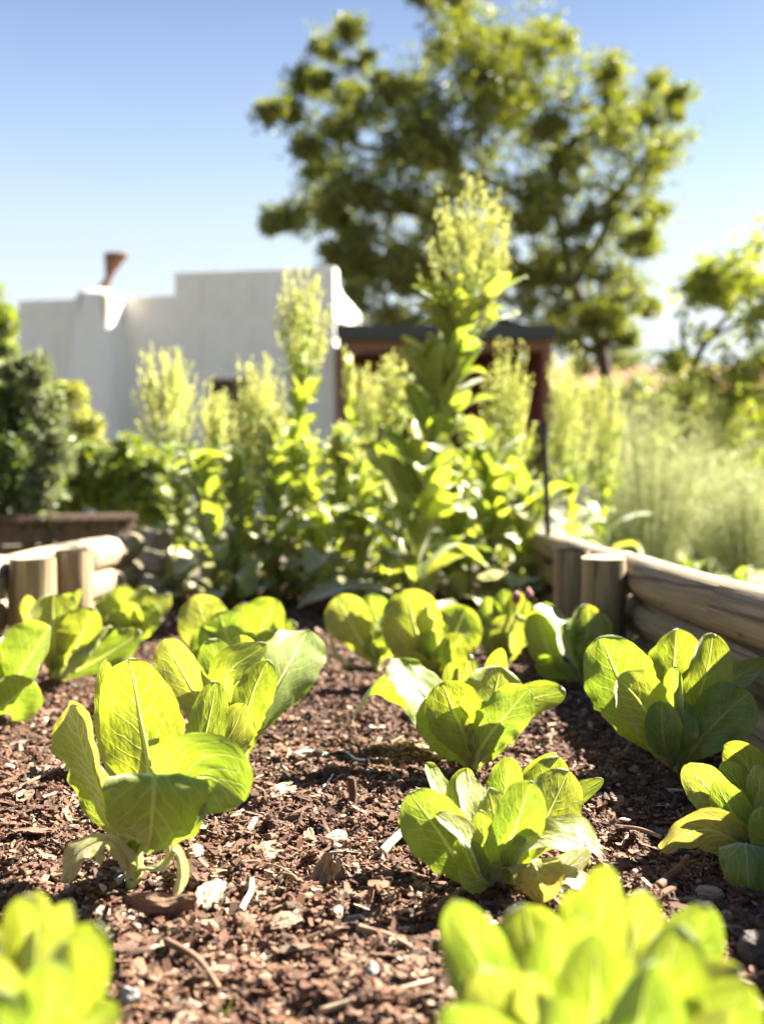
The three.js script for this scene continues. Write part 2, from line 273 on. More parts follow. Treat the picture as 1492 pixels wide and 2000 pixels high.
stick('stick', 'thin grey stick on the sunlit soil beside the stub', 'stick', tones.grey, [632, 1668], [680, 1672], 5, .006);
{ // pale string
  const pts = [[580, 1483], [615, 1476], [640, 1471], [668, 1472], [700, 1485], [750, 1492]].map(([x, y], i) => ground(x, y).add(V(0, .006 + .003 * Math.sin(i * 1.3 + .6), 0))), o = pts[0].clone();
  const s = thing('garden_string', 'frayed pale blue string lying on the soil between the lettuces', 'string', o), mat = std([.62, .68, .70], .8);
  part('strand', tube(pts.map(p => p.clone().sub(o)), .0017, 6, 30, .3), mat, s);
  part('strand', tube([[636, 1472], [652, 1488], [650, 1520], [622, 1552]].map(([x, y], i) => ground(x, y).add(V(0, .006, 0)).sub(o)), .001, 6, 20, .3), mat, s);
  part('strand', tube([[580, 1483], [600, 1488], [632, 1470]].map(([x, y]) => ground(x, y).add(V(0, .006, 0)).sub(o)), .001, 6, 20, .3), mat, s);
}

// ------------------------------------------------------------------ lettuce leaves
function profile(t, m, pet) { return t < m ? pet + (1 - pet) * Math.pow(smooth(-.06, m, t), 1.15) : Math.pow(Math.max(0, 1 - Math.pow((t - m) / (1 - m), 2.8)), .58); }
// pts: midrib; B: lateral axis; Wd: full width (m). Returns [blade, midrib]
function leafGeo(pts, B, Wd, o = {}) {
  const { nu = 6, nv = 26, cup = .18, wave = .06, sd = 1, m = .67, pet = .14, tooth = .06, bul = .03, floor = null, curl = 0, ruff = 1 } = o, LEN = pts.reduce((a, p, i) => i ? a + p.distanceTo(pts[i - 1]) : 0, 0);
  const curve = new THREE.CatmullRomCurve3(pts, false, 'centripetal'), hw = Wd / 2, pos = [], uv = [], idx = [], rp = [], ru = [], ri = [];
  const q = 2 * (nu + 1), rq = 5;
  for (let j = 0; j <= nv; j++) {
    const t = 1 - Math.pow(1 - j / nv, 1.35), C = curve.getPointAt(t), T = curve.getTangentAt(t);
    const b = B.clone().addScaledVector(T, -B.dot(T)).normalize(), N = V().crossVectors(b, T).normalize();
    C.addScaledVector(N, -curl * LEN * Math.pow(smooth(.45, 1, t), 1.6));
    let w = hw * profile(t, m, pet);
    const mw = Math.min(w * .8, hw * (.10 * (1 - t) + .012) * (t > .94 ? (1 - t) / .06 : 1) + 1e-5);
    for (let side = -1; side <= 1; side += 2) for (let k = 0; k <= nu; k++) {
      const f = k / nu, edge = 1 + tooth * f * f * (t < .62 ? 1.7 * noise(t * 26 + sd * 7, side * 3.1, sd) : .9 * noise(t * 16 + sd, side * 2 + sd)) + .08 * f * noise(t * 3 + sd, side * 5 + 1, sd);
      const x = side * (mw + (w - mw) * f) * edge, u = Math.abs(x) / hw;
      const h = hw * (cup * u * u + wave * f * f * Math.sin(t * (11 + 5 * hash(sd * 10 | 0, 3, side)) + sd * 2 + side * 1.4) * smooth(.05, .3, t) + ruff * .13 * f * f * f * noise(t * 13 + sd * 4, side * 3, sd) + .16 * f * noise(t * 3.2 + sd * 3, side * 2 + sd, 1) * smooth(.1, .4, t) + bul * Math.min(1, f * 4) * (noise(x / hw * 4 + sd, t * 7 + sd * 2, sd) + .5 * noise(x / hw * 9 + sd, t * 15, sd + 4)));
      const p = C.clone().addScaledVector(b, x).addScaledVector(N, h); if (floor !== null && p.y < floor) p.y = floor + .002 * (1 + noise(x * 300, t * 20, 2));
      pos.push(p.x, p.y, p.z); uv.push(.5 + .5 * side * Math.max(.004, f * .985), t);
    }
    for (let k = 0; k < rq; k++) {
      const f = k / (rq - 1) * 2 - 1; const p = C.clone().addScaledVector(b, f * mw).addScaledVector(N, -mw * .75 * (1 - f * f)); if (floor !== null && p.y < floor) p.y = floor;
      rp.push(p.x, p.y, p.z); ru.push(.5 + f * .02, t);
    }
  }
  for (let j = 0; j < nv; j++) {
    for (let s = 0; s < 2; s++) for (let k = 0; k < nu; k++) { const a = j * q + s * (nu + 1) + k, c = a + q; s ? idx.push(a, a + 1, c, a + 1, c + 1, c) : idx.push(a + 1, a, c, a + 1, c, c + 1); }
    for (let k = 0; k < rq - 1; k++) { const a = j * rq + k, c = a + rq; ri.push(a, a + 1, c, a + 1, c + 1, c); }
  }
  return [geoFrom(pos, idx, uv), geoFrom(rp, ri, ru)];
}
// A lettuce written in photo pixels. Leaf: [width px, turn (deg from facing the camera) or a lateral axis, x, y, forward m, ...]; forward counts from the plant's base
const LG = 'lettuces planted in the bed';
function lettuce(px, py, label, leaves, o = {}) {
  const base = ground(px, py), D = depthOf(base), P = thing('lettuce', label, 'lettuce', base, LG), s = D / F; let n = 0;
  const crown = o.crown ?? 8;
  for (const L of leaves) {
    const [wpx, turn, ...c] = L, opt = typeof c[c.length - 1] === 'object' ? c.pop() : {}, k = n++;
    const ang = k * 2.4, pts = [V(Math.cos(ang) * crown * s * .5, .004 + (opt.up ?? o.up ?? 0) * s, Math.sin(ang) * crown * s * .5)];
    for (let i = 0; i < c.length; i += 3) { const p = at(c[i], c[i + 1], D - c[i + 2]).sub(base); p.y = Math.max(p.y, .004 - base.y); pts.push(p); }
    const chord = pts[pts.length - 1].clone().sub(pts[Math.max(0, pts.length - 3)]).normalize();
    let B; if (Array.isArray(turn)) B = V(...turn).normalize();
    else { const b0 = V().crossVectors(chord, V(0, .15, 1)).normalize(), n0 = V().crossVectors(b0, chord).normalize(), a = turn * Math.PI / 180; B = b0.multiplyScalar(Math.cos(a)).addScaledVector(n0, Math.sin(a)); }
    const [g, r] = leafGeo(pts, B, wpx * s, { sd: px * .013 + k * 1.7, cup: .05 + .35 * hash(k, px, 5), curl: -.03 + .16 * hash(k, px, 6), wave: .05 + .08 * hash(k, px, 7), bul: .045, floor: -base.y + soilHeight(base.x, base.z) - .001, ...(o.leaf ?? {}), ...opt });
    const mat = opt.mat ? (/^leaf\d/.test(opt.mat) ? M.leaf[+opt.mat[4]] : M[opt.mat]) : M.leaf[(k * 7 + Math.abs(px)) % 4 | 0];
    const b = part('leaf', g, mat, P); part('midrib', r, opt.mat === 'wilt' ? M.stem : M.rib, b);
    if (opt.mat === 'wilt' || opt.mat === 'yellow') b.userData.label = 'limp yellowing outer leaf';
  }
  const tall = Math.max(...leaves.map(L => { const c = L.filter(v => typeof v !== 'object' || Array.isArray(v)); return py - c[c.length - 2]; })), hn = o.heart ?? 4;   // young leaves of the heart
  for (let k = 0; k < hn; k++) {
    const a = k * 2.4 + px, h = tall * s * (.34 + .16 * hash(k, px, 31)), out = h * (.12 + .22 * hash(k, px, 32)), u = (o.up ?? 0) * s, d = V(Math.cos(a), 0, Math.sin(a));
    const [g, r] = leafGeo([V(0, .004 + u, 0), d.clone().multiplyScalar(out * .5).add(V(0, u + h * .5, 0)), d.clone().multiplyScalar(out * .9).add(V(0, u + h, 0))], V(-d.z, 0, d.x).negate(), h * (.42 + .2 * hash(k, px, 33)), { sd: px * .07 + k * 3.1, cup: .35, curl: .1, wave: .12, bul: .05, nu: 5, nv: 18 });
    const b = part('leaf', g, M.leaf[k % 4], P); part('midrib', r, M.rib, b);
  }
  part('stem', tube([V(0, -.02, 0), V(0, 6 * s, 0), V(0, (o.stem ?? 22) * s, 0)], t => (o.rad ?? 9) * s * (1 - .35 * t), 9, 8, .15, true, px), M.stem, P);
  return P;
}
lettuce(264, 1742, 'tall broad-leaved lettuce with a big leaf folded over its front', [
  [172, 6, 285, 1640, -.01, 292, 1500, -.04, 272, 1390, -.05, 252, 1288, -.03, { cup: .1, m: .6, bul: .035 }],
  [150, 40, 215, 1585, .0, 165, 1470, .0, 132, 1370, -.01, { cup: .3, m: .6 }],
  [160, [.1, 1, -.12], 300, 1600, .05, 352, 1535, .085, 410, 1515, .09, 474, 1562, .08, { m: .55, cup: -.1, pet: .25 }],
  [92, -14, 340, 1585, -.04, 392, 1470, -.07, 424, 1342, -.06, { m: .62 }],
  [178, [1, .02, 0], 282, 1620, .05, 296, 1535, .075, 301, 1512, .098, 302, 1524, .116, 298, 1580, .118, 294, 1625, .108, 289, 1668, .085, { m: .68, pet: .34, cup: .2, wave: .05, mat: 'leaf1' }],
  [105, 10, 370, 1540, -.1, 440, 1440, -.13, 462, 1378, -.13],
  [98, 18, 322, 1570, .03, 352, 1446, .035, { m: .6 }],
  [64, 10, 205, 1585, -.03, 160, 1520, -.04],
  [60, 20, 225, 1460, -.1, 194, 1288, -.11],
  [88, [.2, .75, .6], 240, 1665, .03, 212, 1640, .045, 160, 1660, .05, 122, 1722, .045, { mat: 'wilt', m: .7, pet: .3, up: 20 }],
  [40, [.5, .3, .8], 318, 1690, .03, 342, 1664, .05, 352, 1690, .06, 334, 1752, .06, { mat: 'wilt', m: .72, pet: .35, up: 20 }],
  [34, [.7, .1, .7], 318, 1690, .02, 344, 1665, .04, 366, 1690, .05, 364, 1742, .05, { mat: 'wilt', m: .72, pet: .35, up: 20 }],
], { heart: 0, stem: 86, rad: 21, crown: 18, up: 66, leaf: { nu: 9, nv: 40 } });
lettuce(470, 1502, 'lettuce with one big glossy leaf leaning away, behind the tall one', [
  [124, 8, 490, 1430, 0, 548, 1330, -.05, 603, 1215, -.15, { cup: .12 }],
  [78, -25, 478, 1420, .03, 495, 1350, .04, 522, 1286, .04],
  [74, 35, 458, 1410, 0, 442, 1320, .01, 512, 1250, .01],
  [92, 10, 445, 1430, 0, 378, 1350, 0, 316, 1250, 0],
  [84, 5, 455, 1410, -.03, 432, 1320, -.04, 405, 1250, -.04],
  [60, 20, 430, 1430, -.06, 360, 1345, -.07],
  [80, -10, 470, 1400, -.05, 480, 1310, -.06, 470, 1240, -.06],
], { stem: 40 });
lettuce(455, 1342, 'upright round-leaved lettuce deeper in the row behind the glossy one', [
  [95, 5, 420, 1270, 0, 378, 1164, 0], [105, -8, 450, 1270, .04, 428, 1196, .05, { cup: .3 }], [90, 15, 490, 1270, 0, 540, 1170, 0],
  [64, 30, 510, 1280, .02, 578, 1215, .02], [64, 0, 465, 1260, -.05, 482, 1178, -.05], [66, 20, 425, 1290, .04, 392, 1222, .05], [60, -30, 500, 1290, .05, 530, 1235, .06],
]);
lettuce(-24, 1405, 'dark folded lettuce leaning out beside the log wall', [
  [130, 30, 30, 1330, .0, 62, 1280, .0, 98, 1222, 0, { mat: 'leaf2', cup: .3 }], [90, 10, 0, 1330, -.03, 30, 1262, -.03], [96, -30, 20, 1370, .05, 66, 1330, .06, { mat: 'leaf2' }], [100, 0, -40, 1330, 0, -60, 1210, 0], [80, 20, -70, 1350, .02, -130, 1260, .02],
]);
lettuce(112, 1335, 'upright lettuce with pale folded leaves next to the post', [
  [56, 20, 85, 1260, 0, 54, 1162, 0, { mat: 'leaf3' }], [96, -20, 105, 1250, .02, 104, 1160, .02], [80, 35, 120, 1250, -.02, 138, 1158, -.02], [40, 40, 130, 1240, -.03, 156, 1148, -.03],
  [84, 10, 145, 1270, .03, 186, 1188, .03], [70, 60, 165, 1280, .04, 214, 1222, .05], [66, 20, 190, 1290, .02, 276, 1234, .02], [40, 40, 140, 1300, .06, 190, 1250, .07],
], { stem: 40 });
lettuce(250, 1262, 'bushy small-leaved lettuce behind the pale folded one', [
  [56, 0, 220, 1210, 0, 198, 1166, 0], [60, 20, 245, 1200, -.02, 240, 1142, -.02], [60, -20, 270, 1200, 0, 292, 1148, 0], [50, 30, 290, 1210, .02, 328, 1158, .02], [56, 10, 232, 1220, .05, 214, 1196, .05], [56, 0, 275, 1220, .05, 304, 1186, .06], [60, 15, 255, 1215, .04, 262, 1176, .05],
]);
lettuce(735, 1308, 'lettuce with a single broad upright leaf and a pale limp one', [
  [88, 8, 700, 1245, 0, 656, 1166, 0], [70, 0, 740, 1240, -.03, 722, 1160, -.03], [70, -20, 760, 1250, .03, 768, 1200, .03], [24, 60, 700, 1300, .02, 662, 1280, .03, 648, 1238, .03, { mat: 'wilt' }], [30, 50, 700, 1305, .03, 672, 1300, .06, { mat: 'wilt' }],
]);
lettuce(848, 1342, 'fan-shaped lettuce with a dark rounded leaf, in the deep row', [
  [112, 8, 820, 1255, 0, 790, 1152, 0], [58, 30, 800, 1270, .03, 748, 1218, .04], [60, 55, 842, 1260, .03, 840, 1180, .03, { mat: 'leaf3' }], [98, 0, 880, 1260, -.02, 912, 1184, -.03], [82, -25, 872, 1290, .04, 902, 1238, .05], [56, 20, 812, 1300, .06, 772, 1272, .07], [80, 10, 850, 1270, .05, 866, 1240, .06],
], { stem: 40 });
{ const p = lettuce(990, 1294, 'small upright lettuce with two red tipped stalks', [
  [44, 10, 965, 1220, -.02, 948, 1166, -.02], [54, -10, 985, 1210, -.03, 984, 1150, -.03], [50, 10, 1005, 1210, -.01, 1016, 1158, -.01], [80, 0, 995, 1250, .04, 1002, 1200, .05], [40, 30, 965, 1270, .03, 944, 1240, .03], [54, 0, 1015, 1230, -.03, 1034, 1176, -.03], [76, 10, 975, 1240, 0, 968, 1195, 0, { mat: 'leaf2' }],
]); const D = depthOf(p.position);
  for (const [x, y] of [[1008, 1168], [1031, 1160]]) { const t = at(x, y, D - .04).sub(p.position), s = part('flower_stalk', tube([V(0, .03, 0), t.clone().multiplyScalar(.6), t], .0032, 6, 8), M.stalk, p); part('bud', blob(.016, x, 1, .2, .8, 1.2, .8).translate(t.x, t.y, t.z), std([.22, .07, .06], .7), s); } }
lettuce(1142, 1338, 'lettuce with a white shining curled leaf near the posts', [
  [96, -48, 1110, 1270, 0, 1092, 1215, .0, 1078, 1168, -.03, { cup: .35 }], [64, 40, 1085, 1290, .02, 1058, 1240, .02, 1050, 1190, .02], [66, 0, 1145, 1250, -.02, 1150, 1182, -.02], [54, 10, 1165, 1260, -.03, 1178, 1198, -.03], [56, 30, 1100, 1310, .0, 1046, 1302, 0], [60, 0, 1160, 1280, .04, 1180, 1245, .04, { mat: 'leaf2' }],
], { stem: 36 });
lettuce(1318, 1520, 'large fan-shaped lettuce growing in the shade of the log wall', [
  [132, 4, 1268, 1430, 0, 1212, 1335, 0, 1172, 1243, .0, { cup: .12 }],
  [120, -4, 1308, 1400, -.05, 1314, 1310, -.07, 1318, 1226, -.07, { mat: 'leaf1' }],
  [94, -12, 1342, 1420, .0, 1374, 1330, .01, 1388, 1236, 0],
  [110, -18, 1284, 1430, .04, 1245, 1365, .05, 1206, 1322, .05, { m: .7, cup: .3 }],
  [48, 50, 1318, 1420, .03, 1318, 1300, .03],
  [108, 15, 1350, 1465, .03, 1402, 1405, .04, 1462, 1352, .04, { mat: 'leaf2', m: .7 }],
  [66, 40, 1358, 1420, -.03, 1420, 1330, -.05, 1492, 1272, -.05],
  [52, 20, 1270, 1450, -.03, 1220, 1405, -.03, 1182, 1372, -.03],
  [76, 8, 1322, 1440, .045, 1336, 1370, .04, { mat: 'leaf2' }],
  [70, 0, 1296, 1450, .05, 1290, 1370, .05, { mat: 'leaf2' }],
], { heart: 0, stem: 30, leaf: { nu: 8, nv: 36 } });
lettuce(926, 1508, 'lettuce with wavy leaf edges and one white shining leaf', [
  [124, -42, 880, 1440, -.01, 832, 1365, -.03, 778, 1277, -.05, { cup: .12, m: .6 }],
  [100, -10, 890, 1460, .02, 860, 1410, .03, 826, 1366, .03, { mat: 'leaf2', tooth: .12 }],
  [110, -5, 908, 1440, .03, 886, 1390, .04, 862, 1332, .04],
  [122, 4, 938, 1430, 0, 960, 1375, 0, 978, 1302, -.01],
  [92, 18, 945, 1450, .04, 985, 1400, .05, 1030, 1345, .05, { mat: 'leaf2' }],
  [66, 8, 962, 1430, -.02, 1030, 1370, -.03, 1104, 1350, -.03],
  [60, 30, 940, 1420, -.12, 962, 1340, -.14, 980, 1265, -.14],
  [44, 0, 925, 1400, -.12, 918, 1278, -.13],
  [46, 15, 955, 1465, .03, 990, 1408, .03],
  [80, [.3, .8, .5], 860, 1420, -.12, 800, 1352, -.15, 740, 1345, -.15, 702, 1408, -.14, { pet: .4 }],
  [44, 20, 890, 1400, -.1, 874, 1298, -.1],
], { heart: 1, stem: 40, leaf: { nu: 8, nv: 34 } });
lettuce(966, 1736, 'leafy many-leaved lettuce with glossy outer leaves in open soil', [
  [118, 5, 905, 1690, .02, 850, 1615, .03, 800, 1548, .03, { cup: .3, m: .68 }],
  [66, -45, 905, 1640, -.05, 872, 1560, -.08, 844, 1487, -.08],
  [66, 0, 925, 1640, -.03, 902, 1570, -.05, 914, 1500, -.06],
  [84, -35, 935, 1650, .0, 930, 1580, .01, 922, 1506, .0, { mat: 'leaf3' }],
  [80, 4, 962, 1640, -.05, 982, 1560, -.08, 996, 1476, -.08],
  [104, 10, 985, 1640, -.08, 1050, 1560, -.12, 1092, 1478, -.13],
  [80, 40, 985, 1640, -.12, 1030, 1540, -.16, 1075, 1466, -.16],
  [112, -5, 990, 1690, 0, 1060, 1605, 0, 1116, 1512, 0],
  [92, 8, 976, 1690, .04, 1008, 1610, .06, 1036, 1524, .06],
  [48, 20, 1015, 1660, -.06, 1100, 1570, -.1, 1178, 1520, -.1],
  [66, 55, 1000, 1690, .02, 1075, 1630, .04, 1140, 1610, .04, 1194, 1642, .04],
  [60, 40, 995, 1680, .05, 1050, 1630, .07, 1140, 1655, .07, { mat: 'leaf3' }],
  [48, 10, 1020, 1725, .02, 1095, 1700, .02, 1152, 1655, .02, { mat: 'wilt' }],
  [92, [.9, .3, .2], 1005, 1700, .04, 1038, 1684, .07, 1052, 1715, .09, 1060, 1766, .085, { pet: .35, mat: 'yellow' }],
  [50, 40, 1030, 1728, .03, 1100, 1712, .04, 1164, 1728, .03, { mat: 'wilt' }],
  [40, 0, 976, 1710, .05, 984, 1652, .06, { mat: 'leaf2' }],
  [60, -55, 940, 1700, .05, 912, 1635, .08, 856, 1586, .085, { mat: 'leaf3' }],
  [52, 25, 950, 1680, .06, 940, 1640, .07, 928, 1594, .07],
  [46, 30, 890, 1690, -.02, 830, 1630, -.03, 775, 1612, -.03],
  [70, -10, 960, 1660, .02, 965, 1590, .03, 955, 1540, .03],
  [60, 15, 1000, 1690, .06, 1020, 1640, .07, { mat: 'leaf1' }],
  [64, -15, 930, 1710, .06, 905, 1660, .07, 890, 1640, .07, { mat: 'leaf2' }],
], { stem: 20, crown: 26, leaf: { nu: 8, nv: 32 } });
lettuce(1500, 1676, 'low spreading lettuce with a yellowing outer leaf, beside the log wall', [
  [84, 20, 1480, 1570, -.03, 1452, 1485, -.05, 1412, 1458, -.05], [86, 15, 1460, 1620, 0, 1400, 1560, .0, 1342, 1504, 0, { cup: .35 }], [70, 0, 1470, 1640, .03, 1432, 1590, .04, 1398, 1528, .04, { mat: 'leaf2' }],
  [56, -10, 1480, 1600, -.03, 1440, 1530, -.03, 1410, 1488, -.03], [92, [.2, .9, .35], 1450, 1650, .04, 1380, 1622, .06, 1330, 1640, .06, 1300, 1672, .06, { mat: 'yellow', pet: .4 }],
  [90, [.95, -.1, .25], 1470, 1660, .06, 1455, 1655, .09, 1456, 1690, .11, 1464, 1742, .105, { pet: .4, mat: 'leaf2' }],
  [50, 40, 1490, 1600, .02, 1474, 1498, .02, { mat: 'leaf3' }], [96, 0, 1510, 1600, 0, 1540, 1476, 0], [96, 10, 1550, 1640, 0, 1600, 1560, 0], [84, -10, 1520, 1620, .05, 1510, 1540, .06], [52, 20, 1460, 1640, .02, 1400, 1604, .02, 1364, 1578, .02, { mat: 'leaf2' }], [70, 10, 1500, 1640, .08, 1490, 1580, .09],
], { stem: 30, leaf: { nu: 8, nv: 32 } });
lettuce(1150, 2400, 'big dense lettuce with many overlapping rounded leaves in front of the others', [
  [146, 10, 1050, 2060, 0, 950, 1920, 0, 886, 1790, 0, { cup: .35 }], [113, 30, 1152, 2040, -.02, 1160, 1850, -.05, 1186, 1690, -.05], [186, -5, 1090, 2050, 0, 1052, 1900, -.02, 1030, 1770, -.03], [151, 0, 1180, 2040, -.05, 1232, 1880, -.08, 1258, 1740, -.08],
  [137, 15, 1230, 2050, -.04, 1320, 1910, -.06, 1388, 1776, -.06], [169, -10, 1200, 2090, .03, 1270, 1950, .04, 1324, 1800, .04], [155, 0, 1160, 2100, .06, 1166, 1960, .08, 1176, 1836, .08, { mat: 'leaf1' }], [169, 10, 1100, 2110, .04, 1010, 2000, .06, 940, 1888, .06],
  [111, 40, 1230, 2110, 0, 1340, 1960, 0, 1440, 1882, 0, { mat: 'leaf3' }], [155, 5, 1240, 2130, .04, 1370, 2020, .05, 1462, 1918, .05], [128, 20, 1120, 2090, .02, 1090, 1930, .03, 1084, 1795, .03, { mat: 'leaf2' }], [155, 15, 1080, 2140, .08, 960, 2060, .1, 856, 1985, .1, { mat: 'leaf2' }],
  [155, -10, 1190, 2130, .08, 1262, 2030, .1, 1302, 1905, .1], [116, 45, 1150, 2080, .0, 1140, 1900, 0, 1120, 1800, 0], [131, 30, 1060, 2110, .06, 1040, 1990, .08, 1035, 1900, .08, { mat: 'leaf3' }], [116, -20, 1290, 2130, .08, 1390, 2060, .1, 1450, 2000, .1], [131, 0, 1120, 2150, .12, 1100, 2050, .13, 1090, 1960, .13], [102, 30, 1200, 2080, -.08, 1140, 1850, -.12, 1100, 1760, -.12],
], { stem: 30, crown: 40, leaf: { m: .76 } });
lettuce(36, 2400, 'dense bushy lettuce in front of the tall folded-leaf one', [
  [121, 20, 30, 2050, 0, 25, 1900, -.02, 10, 1770, -.02], [91, 0, 60, 2040, -.03, 70, 1880, -.05, 62, 1752, -.05], [91, 35, 70, 2040, -.02, 90, 1880, -.03, 104, 1770, -.03, { mat: 'leaf3' }], [130, 10, 100, 2060, 0, 150, 1920, 0, 190, 1802, 0], [105, -20, 90, 2080, .04, 120, 1960, .05, 138, 1846, .05], [146, 5, 20, 2100, .05, 10, 1980, .06, -4, 1860, .06],
  [137, 10, 70, 2110, .07, 80, 2000, .08, 92, 1900, .09, { mat: 'leaf2' }], [105, 25, 110, 2120, .04, 170, 2020, .05, 222, 1962, .05], [166, 0, -10, 2080, 0, -70, 1940, 0, -110, 1800, 0], [121, 20, 120, 2150, .1, 150, 2060, .11, 190, 1996, .11], [137, -10, 20, 2130, .1, 0, 2020, .12, -10, 1940, .12],
], { stem: 30, crown: 40, leaf: { m: .76 } });

// ------------------------------------------------------------------ log walls of the bed
const LR = .058, WALL_TOP = .315;
function logPart(parent, x0, z0, x1, z1, y, r, k) {        // a round pole with its two end faces
  const mid = V((x0 + x1) / 2, y, (z0 + z1) / 2), n = 14, pts = [];
  for (let i = 0; i <= 4; i++) pts.push(V(lerp(x0, x1, i / 4) - mid.x, .004 * noise(i * 1.7, k), lerp(z0, z1, i / 4) - mid.z));
  const end = t => { const e = Math.min(t, 1 - t) * Math.hypot(x1 - x0, z1 - z0) / .02; return e < 1 ? .86 + .14 * Math.sqrt(clamp(1 - (1 - e) * (1 - e))) : 1; };
  const m = part('log', tube(pts, t => r * end(t), 22, 60, .05, false, k), M.log[k % 3], parent); m.position.copy(mid);
  const dir = V(x1 - x0, 0, z1 - z0).normalize();
  for (const s of [-1, 1]) { const e = part('cut_end', new THREE.CircleGeometry(r * .875, 20), M.logEnd, m); e.position.copy(pts[s < 0 ? 0 : 4]).addScaledVector(dir, s * .0015); e.lookAt(e.position.clone().addScaledVector(dir, s)); e.rotation.z += k; }
  return m;
}
function postPart(parent, x, z, r, top, k, lean = 0) {
  const g = tube([V(0, -.25, 0), V(lean * .3, 0, 0), V(lean * .7, top * .6, 0), V(lean, top - .004, 0), V(lean, top, 0)], t => r * (t > .985 ? .96 : 1), 18, 30, .07, false, k);
  const m = part('post', g, M.post, parent); m.position.set(x, 0, z);
  const c = part('cut_end', new THREE.CircleGeometry(r * .97, 22).rotateX(-Math.PI / 2), M.logEnd, m); c.position.set(lean, top + .0015, 0); c.rotation.set(.07 * noise(k, 3), k, .07 * noise(k, 9));
  return m;
}
{
  const w = thing('log_wall', 'wall of stacked round logs whose inner side lies in shade', 'log wall', V(0, 0, 0));
  let k = 0;
  for (let row = 0; row < 3; row++) { const y = WALL_TOP - LR - row * .111, o = row * .012; logPart(w, .722 + o, -.2, .716 + o, -2.86 + row * .03, y, LR, k++); logPart(w, .716 + o, -2.90 + row * .03, .712 + o, -4.55 + .05 * row, y, LR * .98, k++); }
  postPart(w, .600, -2.70, .060, WALL_TOP - .003, 1); postPart(w, .597, -3.13, .056, WALL_TOP - .006, 2);
  const v = thing('log_wall', 'sunlit wall of stacked round logs with two posts, beside the plank edging', 'log wall', V(0, 0, 0));
  for (let row = 0; row < 3; row++) { const y = WALL_TOP - LR - row * .111, o = -row * .012; logPart(v, -1.075 + o, -.4, -1.07 + o, -2.84, y, LR, k++); logPart(v, -1.07 + o, -2.88, -1.065 + o, -4.25 - .03 * row, y, LR * 1.04, k++); }
  postPart(v, -.952, -2.71, .062, WALL_TOP - .004, 3); postPart(v, -.955, -3.09, .056, WALL_TOP - .006, 4);
  const b = thing('log_wall', 'short stack of log ends behind the sunlit log wall', 'log wall', V(0, 0, 0));
  for (let row = 0; row < 3; row++) logPart(b, -1.12 - .03 * row, -4.75, -.99 + .02 * row, -4.50, WALL_TOP - LR - row * .11 + .01, .05, k++);
}
{ const p = at(-70, 1062, 5.05), q = at(262, 1030, 5.6); p.y = q.y = .29; const c = p.clone().lerp(q, .5), L = p.distanceTo(q); const t = thing('plank_edging', 'brown wooden plank edging below the clipped green hedge', 'plank', c);
  const m = wood([.11, .062, .042], 9), a = Math.atan2(-(q.z - p.z), q.x - p.x); for (const [y, h, z] of [[0, .12, 0], [-.135, .13, .01]]) { const b = part('plank', box(L, h, .045), m, t); b.rotation.y = a; b.position.set(0, y - .02, z); } const cap = part('plank', box(L, .03, .12), m, t); cap.rotation.y = a; cap.position.y = .058; }

// black stake by the end of the wall
{ const b = at(1077, 1070, 4.12); const base = V(b.x, 0, b.z), top = at(1061, 838, 4.1).sub(base); const s = thing('garden_stake', 'thin black rod standing upright at the end of the log wall', 'stake', base); const m = std([.03, .03, .035], .35, { metalness: .6 });
  part('rod', tube([V(0, -.05, 0), top.clone().multiplyScalar(.5), top], .0125, 10, 12), m, s); part('cap', new THREE.CylinderGeometry(.021, .017, .05, 12).translate(top.x, top.y, top.z), m, s); }

// ------------------------------------------------------------------ foliage helpers
const sphere = () => { for (; ;) { const v = V(rr(-1, 1), rr(-1, 1), rr(-1, 1)); if (v.lengthSq() <= 1) return v; } };
// many small folded leaves; blobs: [centre, radius vector or number]; clumps gather leaves in tufts
function foliage(blobs, perBlob, size, tone, opt = {}) {
  const { clumps = 10, cr = .3, long = 1.6, up = .3, hollow = .25, soft = 0 } = opt, pos = [], col = [];
  for (const [c, r] of blobs) {
    const rv = r.isVector3 ? r : V(r, r, r);
    const tufts = []; for (let k = 0; k < clumps; k++) { const s = sphere(); const l = s.length(); s.multiplyScalar(lerp(1, Math.max(l, hollow + .5) / l, .6)); tufts.push(s.multiply(rv).add(c)); }
    const mr = Math.min(rv.x, rv.y, rv.z) * cr;
    for (let k = 0; k < perBlob; k++) {
      const p = tufts[Math.floor(R() * clumps)].clone().addScaledVector(sphere(), mr * (soft && R() < soft ? 2.4 : 1)), s = size * rr(.6, 1.3);
      const a = sphere().normalize(); a.y = a.y * .7 + up * R(); a.normalize(); const b = sphere().cross(a).normalize(), n = V().crossVectors(a, b);
      const p1 = p.clone().addScaledVector(a, s * long * .5).addScaledVector(b, s * .5).addScaledVector(n, s * .15), p2 = p.clone().addScaledVector(a, s * long), p3 = p.clone().addScaledVector(a, s * long * .5).addScaledVector(b, -s * .5).addScaledVector(n, s * .15);
      pos.push(p.x, p.y, p.z, p1.x, p1.y, p1.z, p2.x, p2.y, p2.z, p.x, p.y, p.z, p2.x, p2.y, p2.z, p3.x, p3.y, p3.z);
      const t = tone(); for (let i = 0; i < 6; i++) col.push(...t);
    }
  }
  const g = new THREE.BufferGeometry(); g.setAttribute('position', new THREE.Float32BufferAttribute(pos, 3)); g.setAttribute('color', new THREE.Float32BufferAttribute(col, 3)); g.computeVertexNormals(); return g;
}
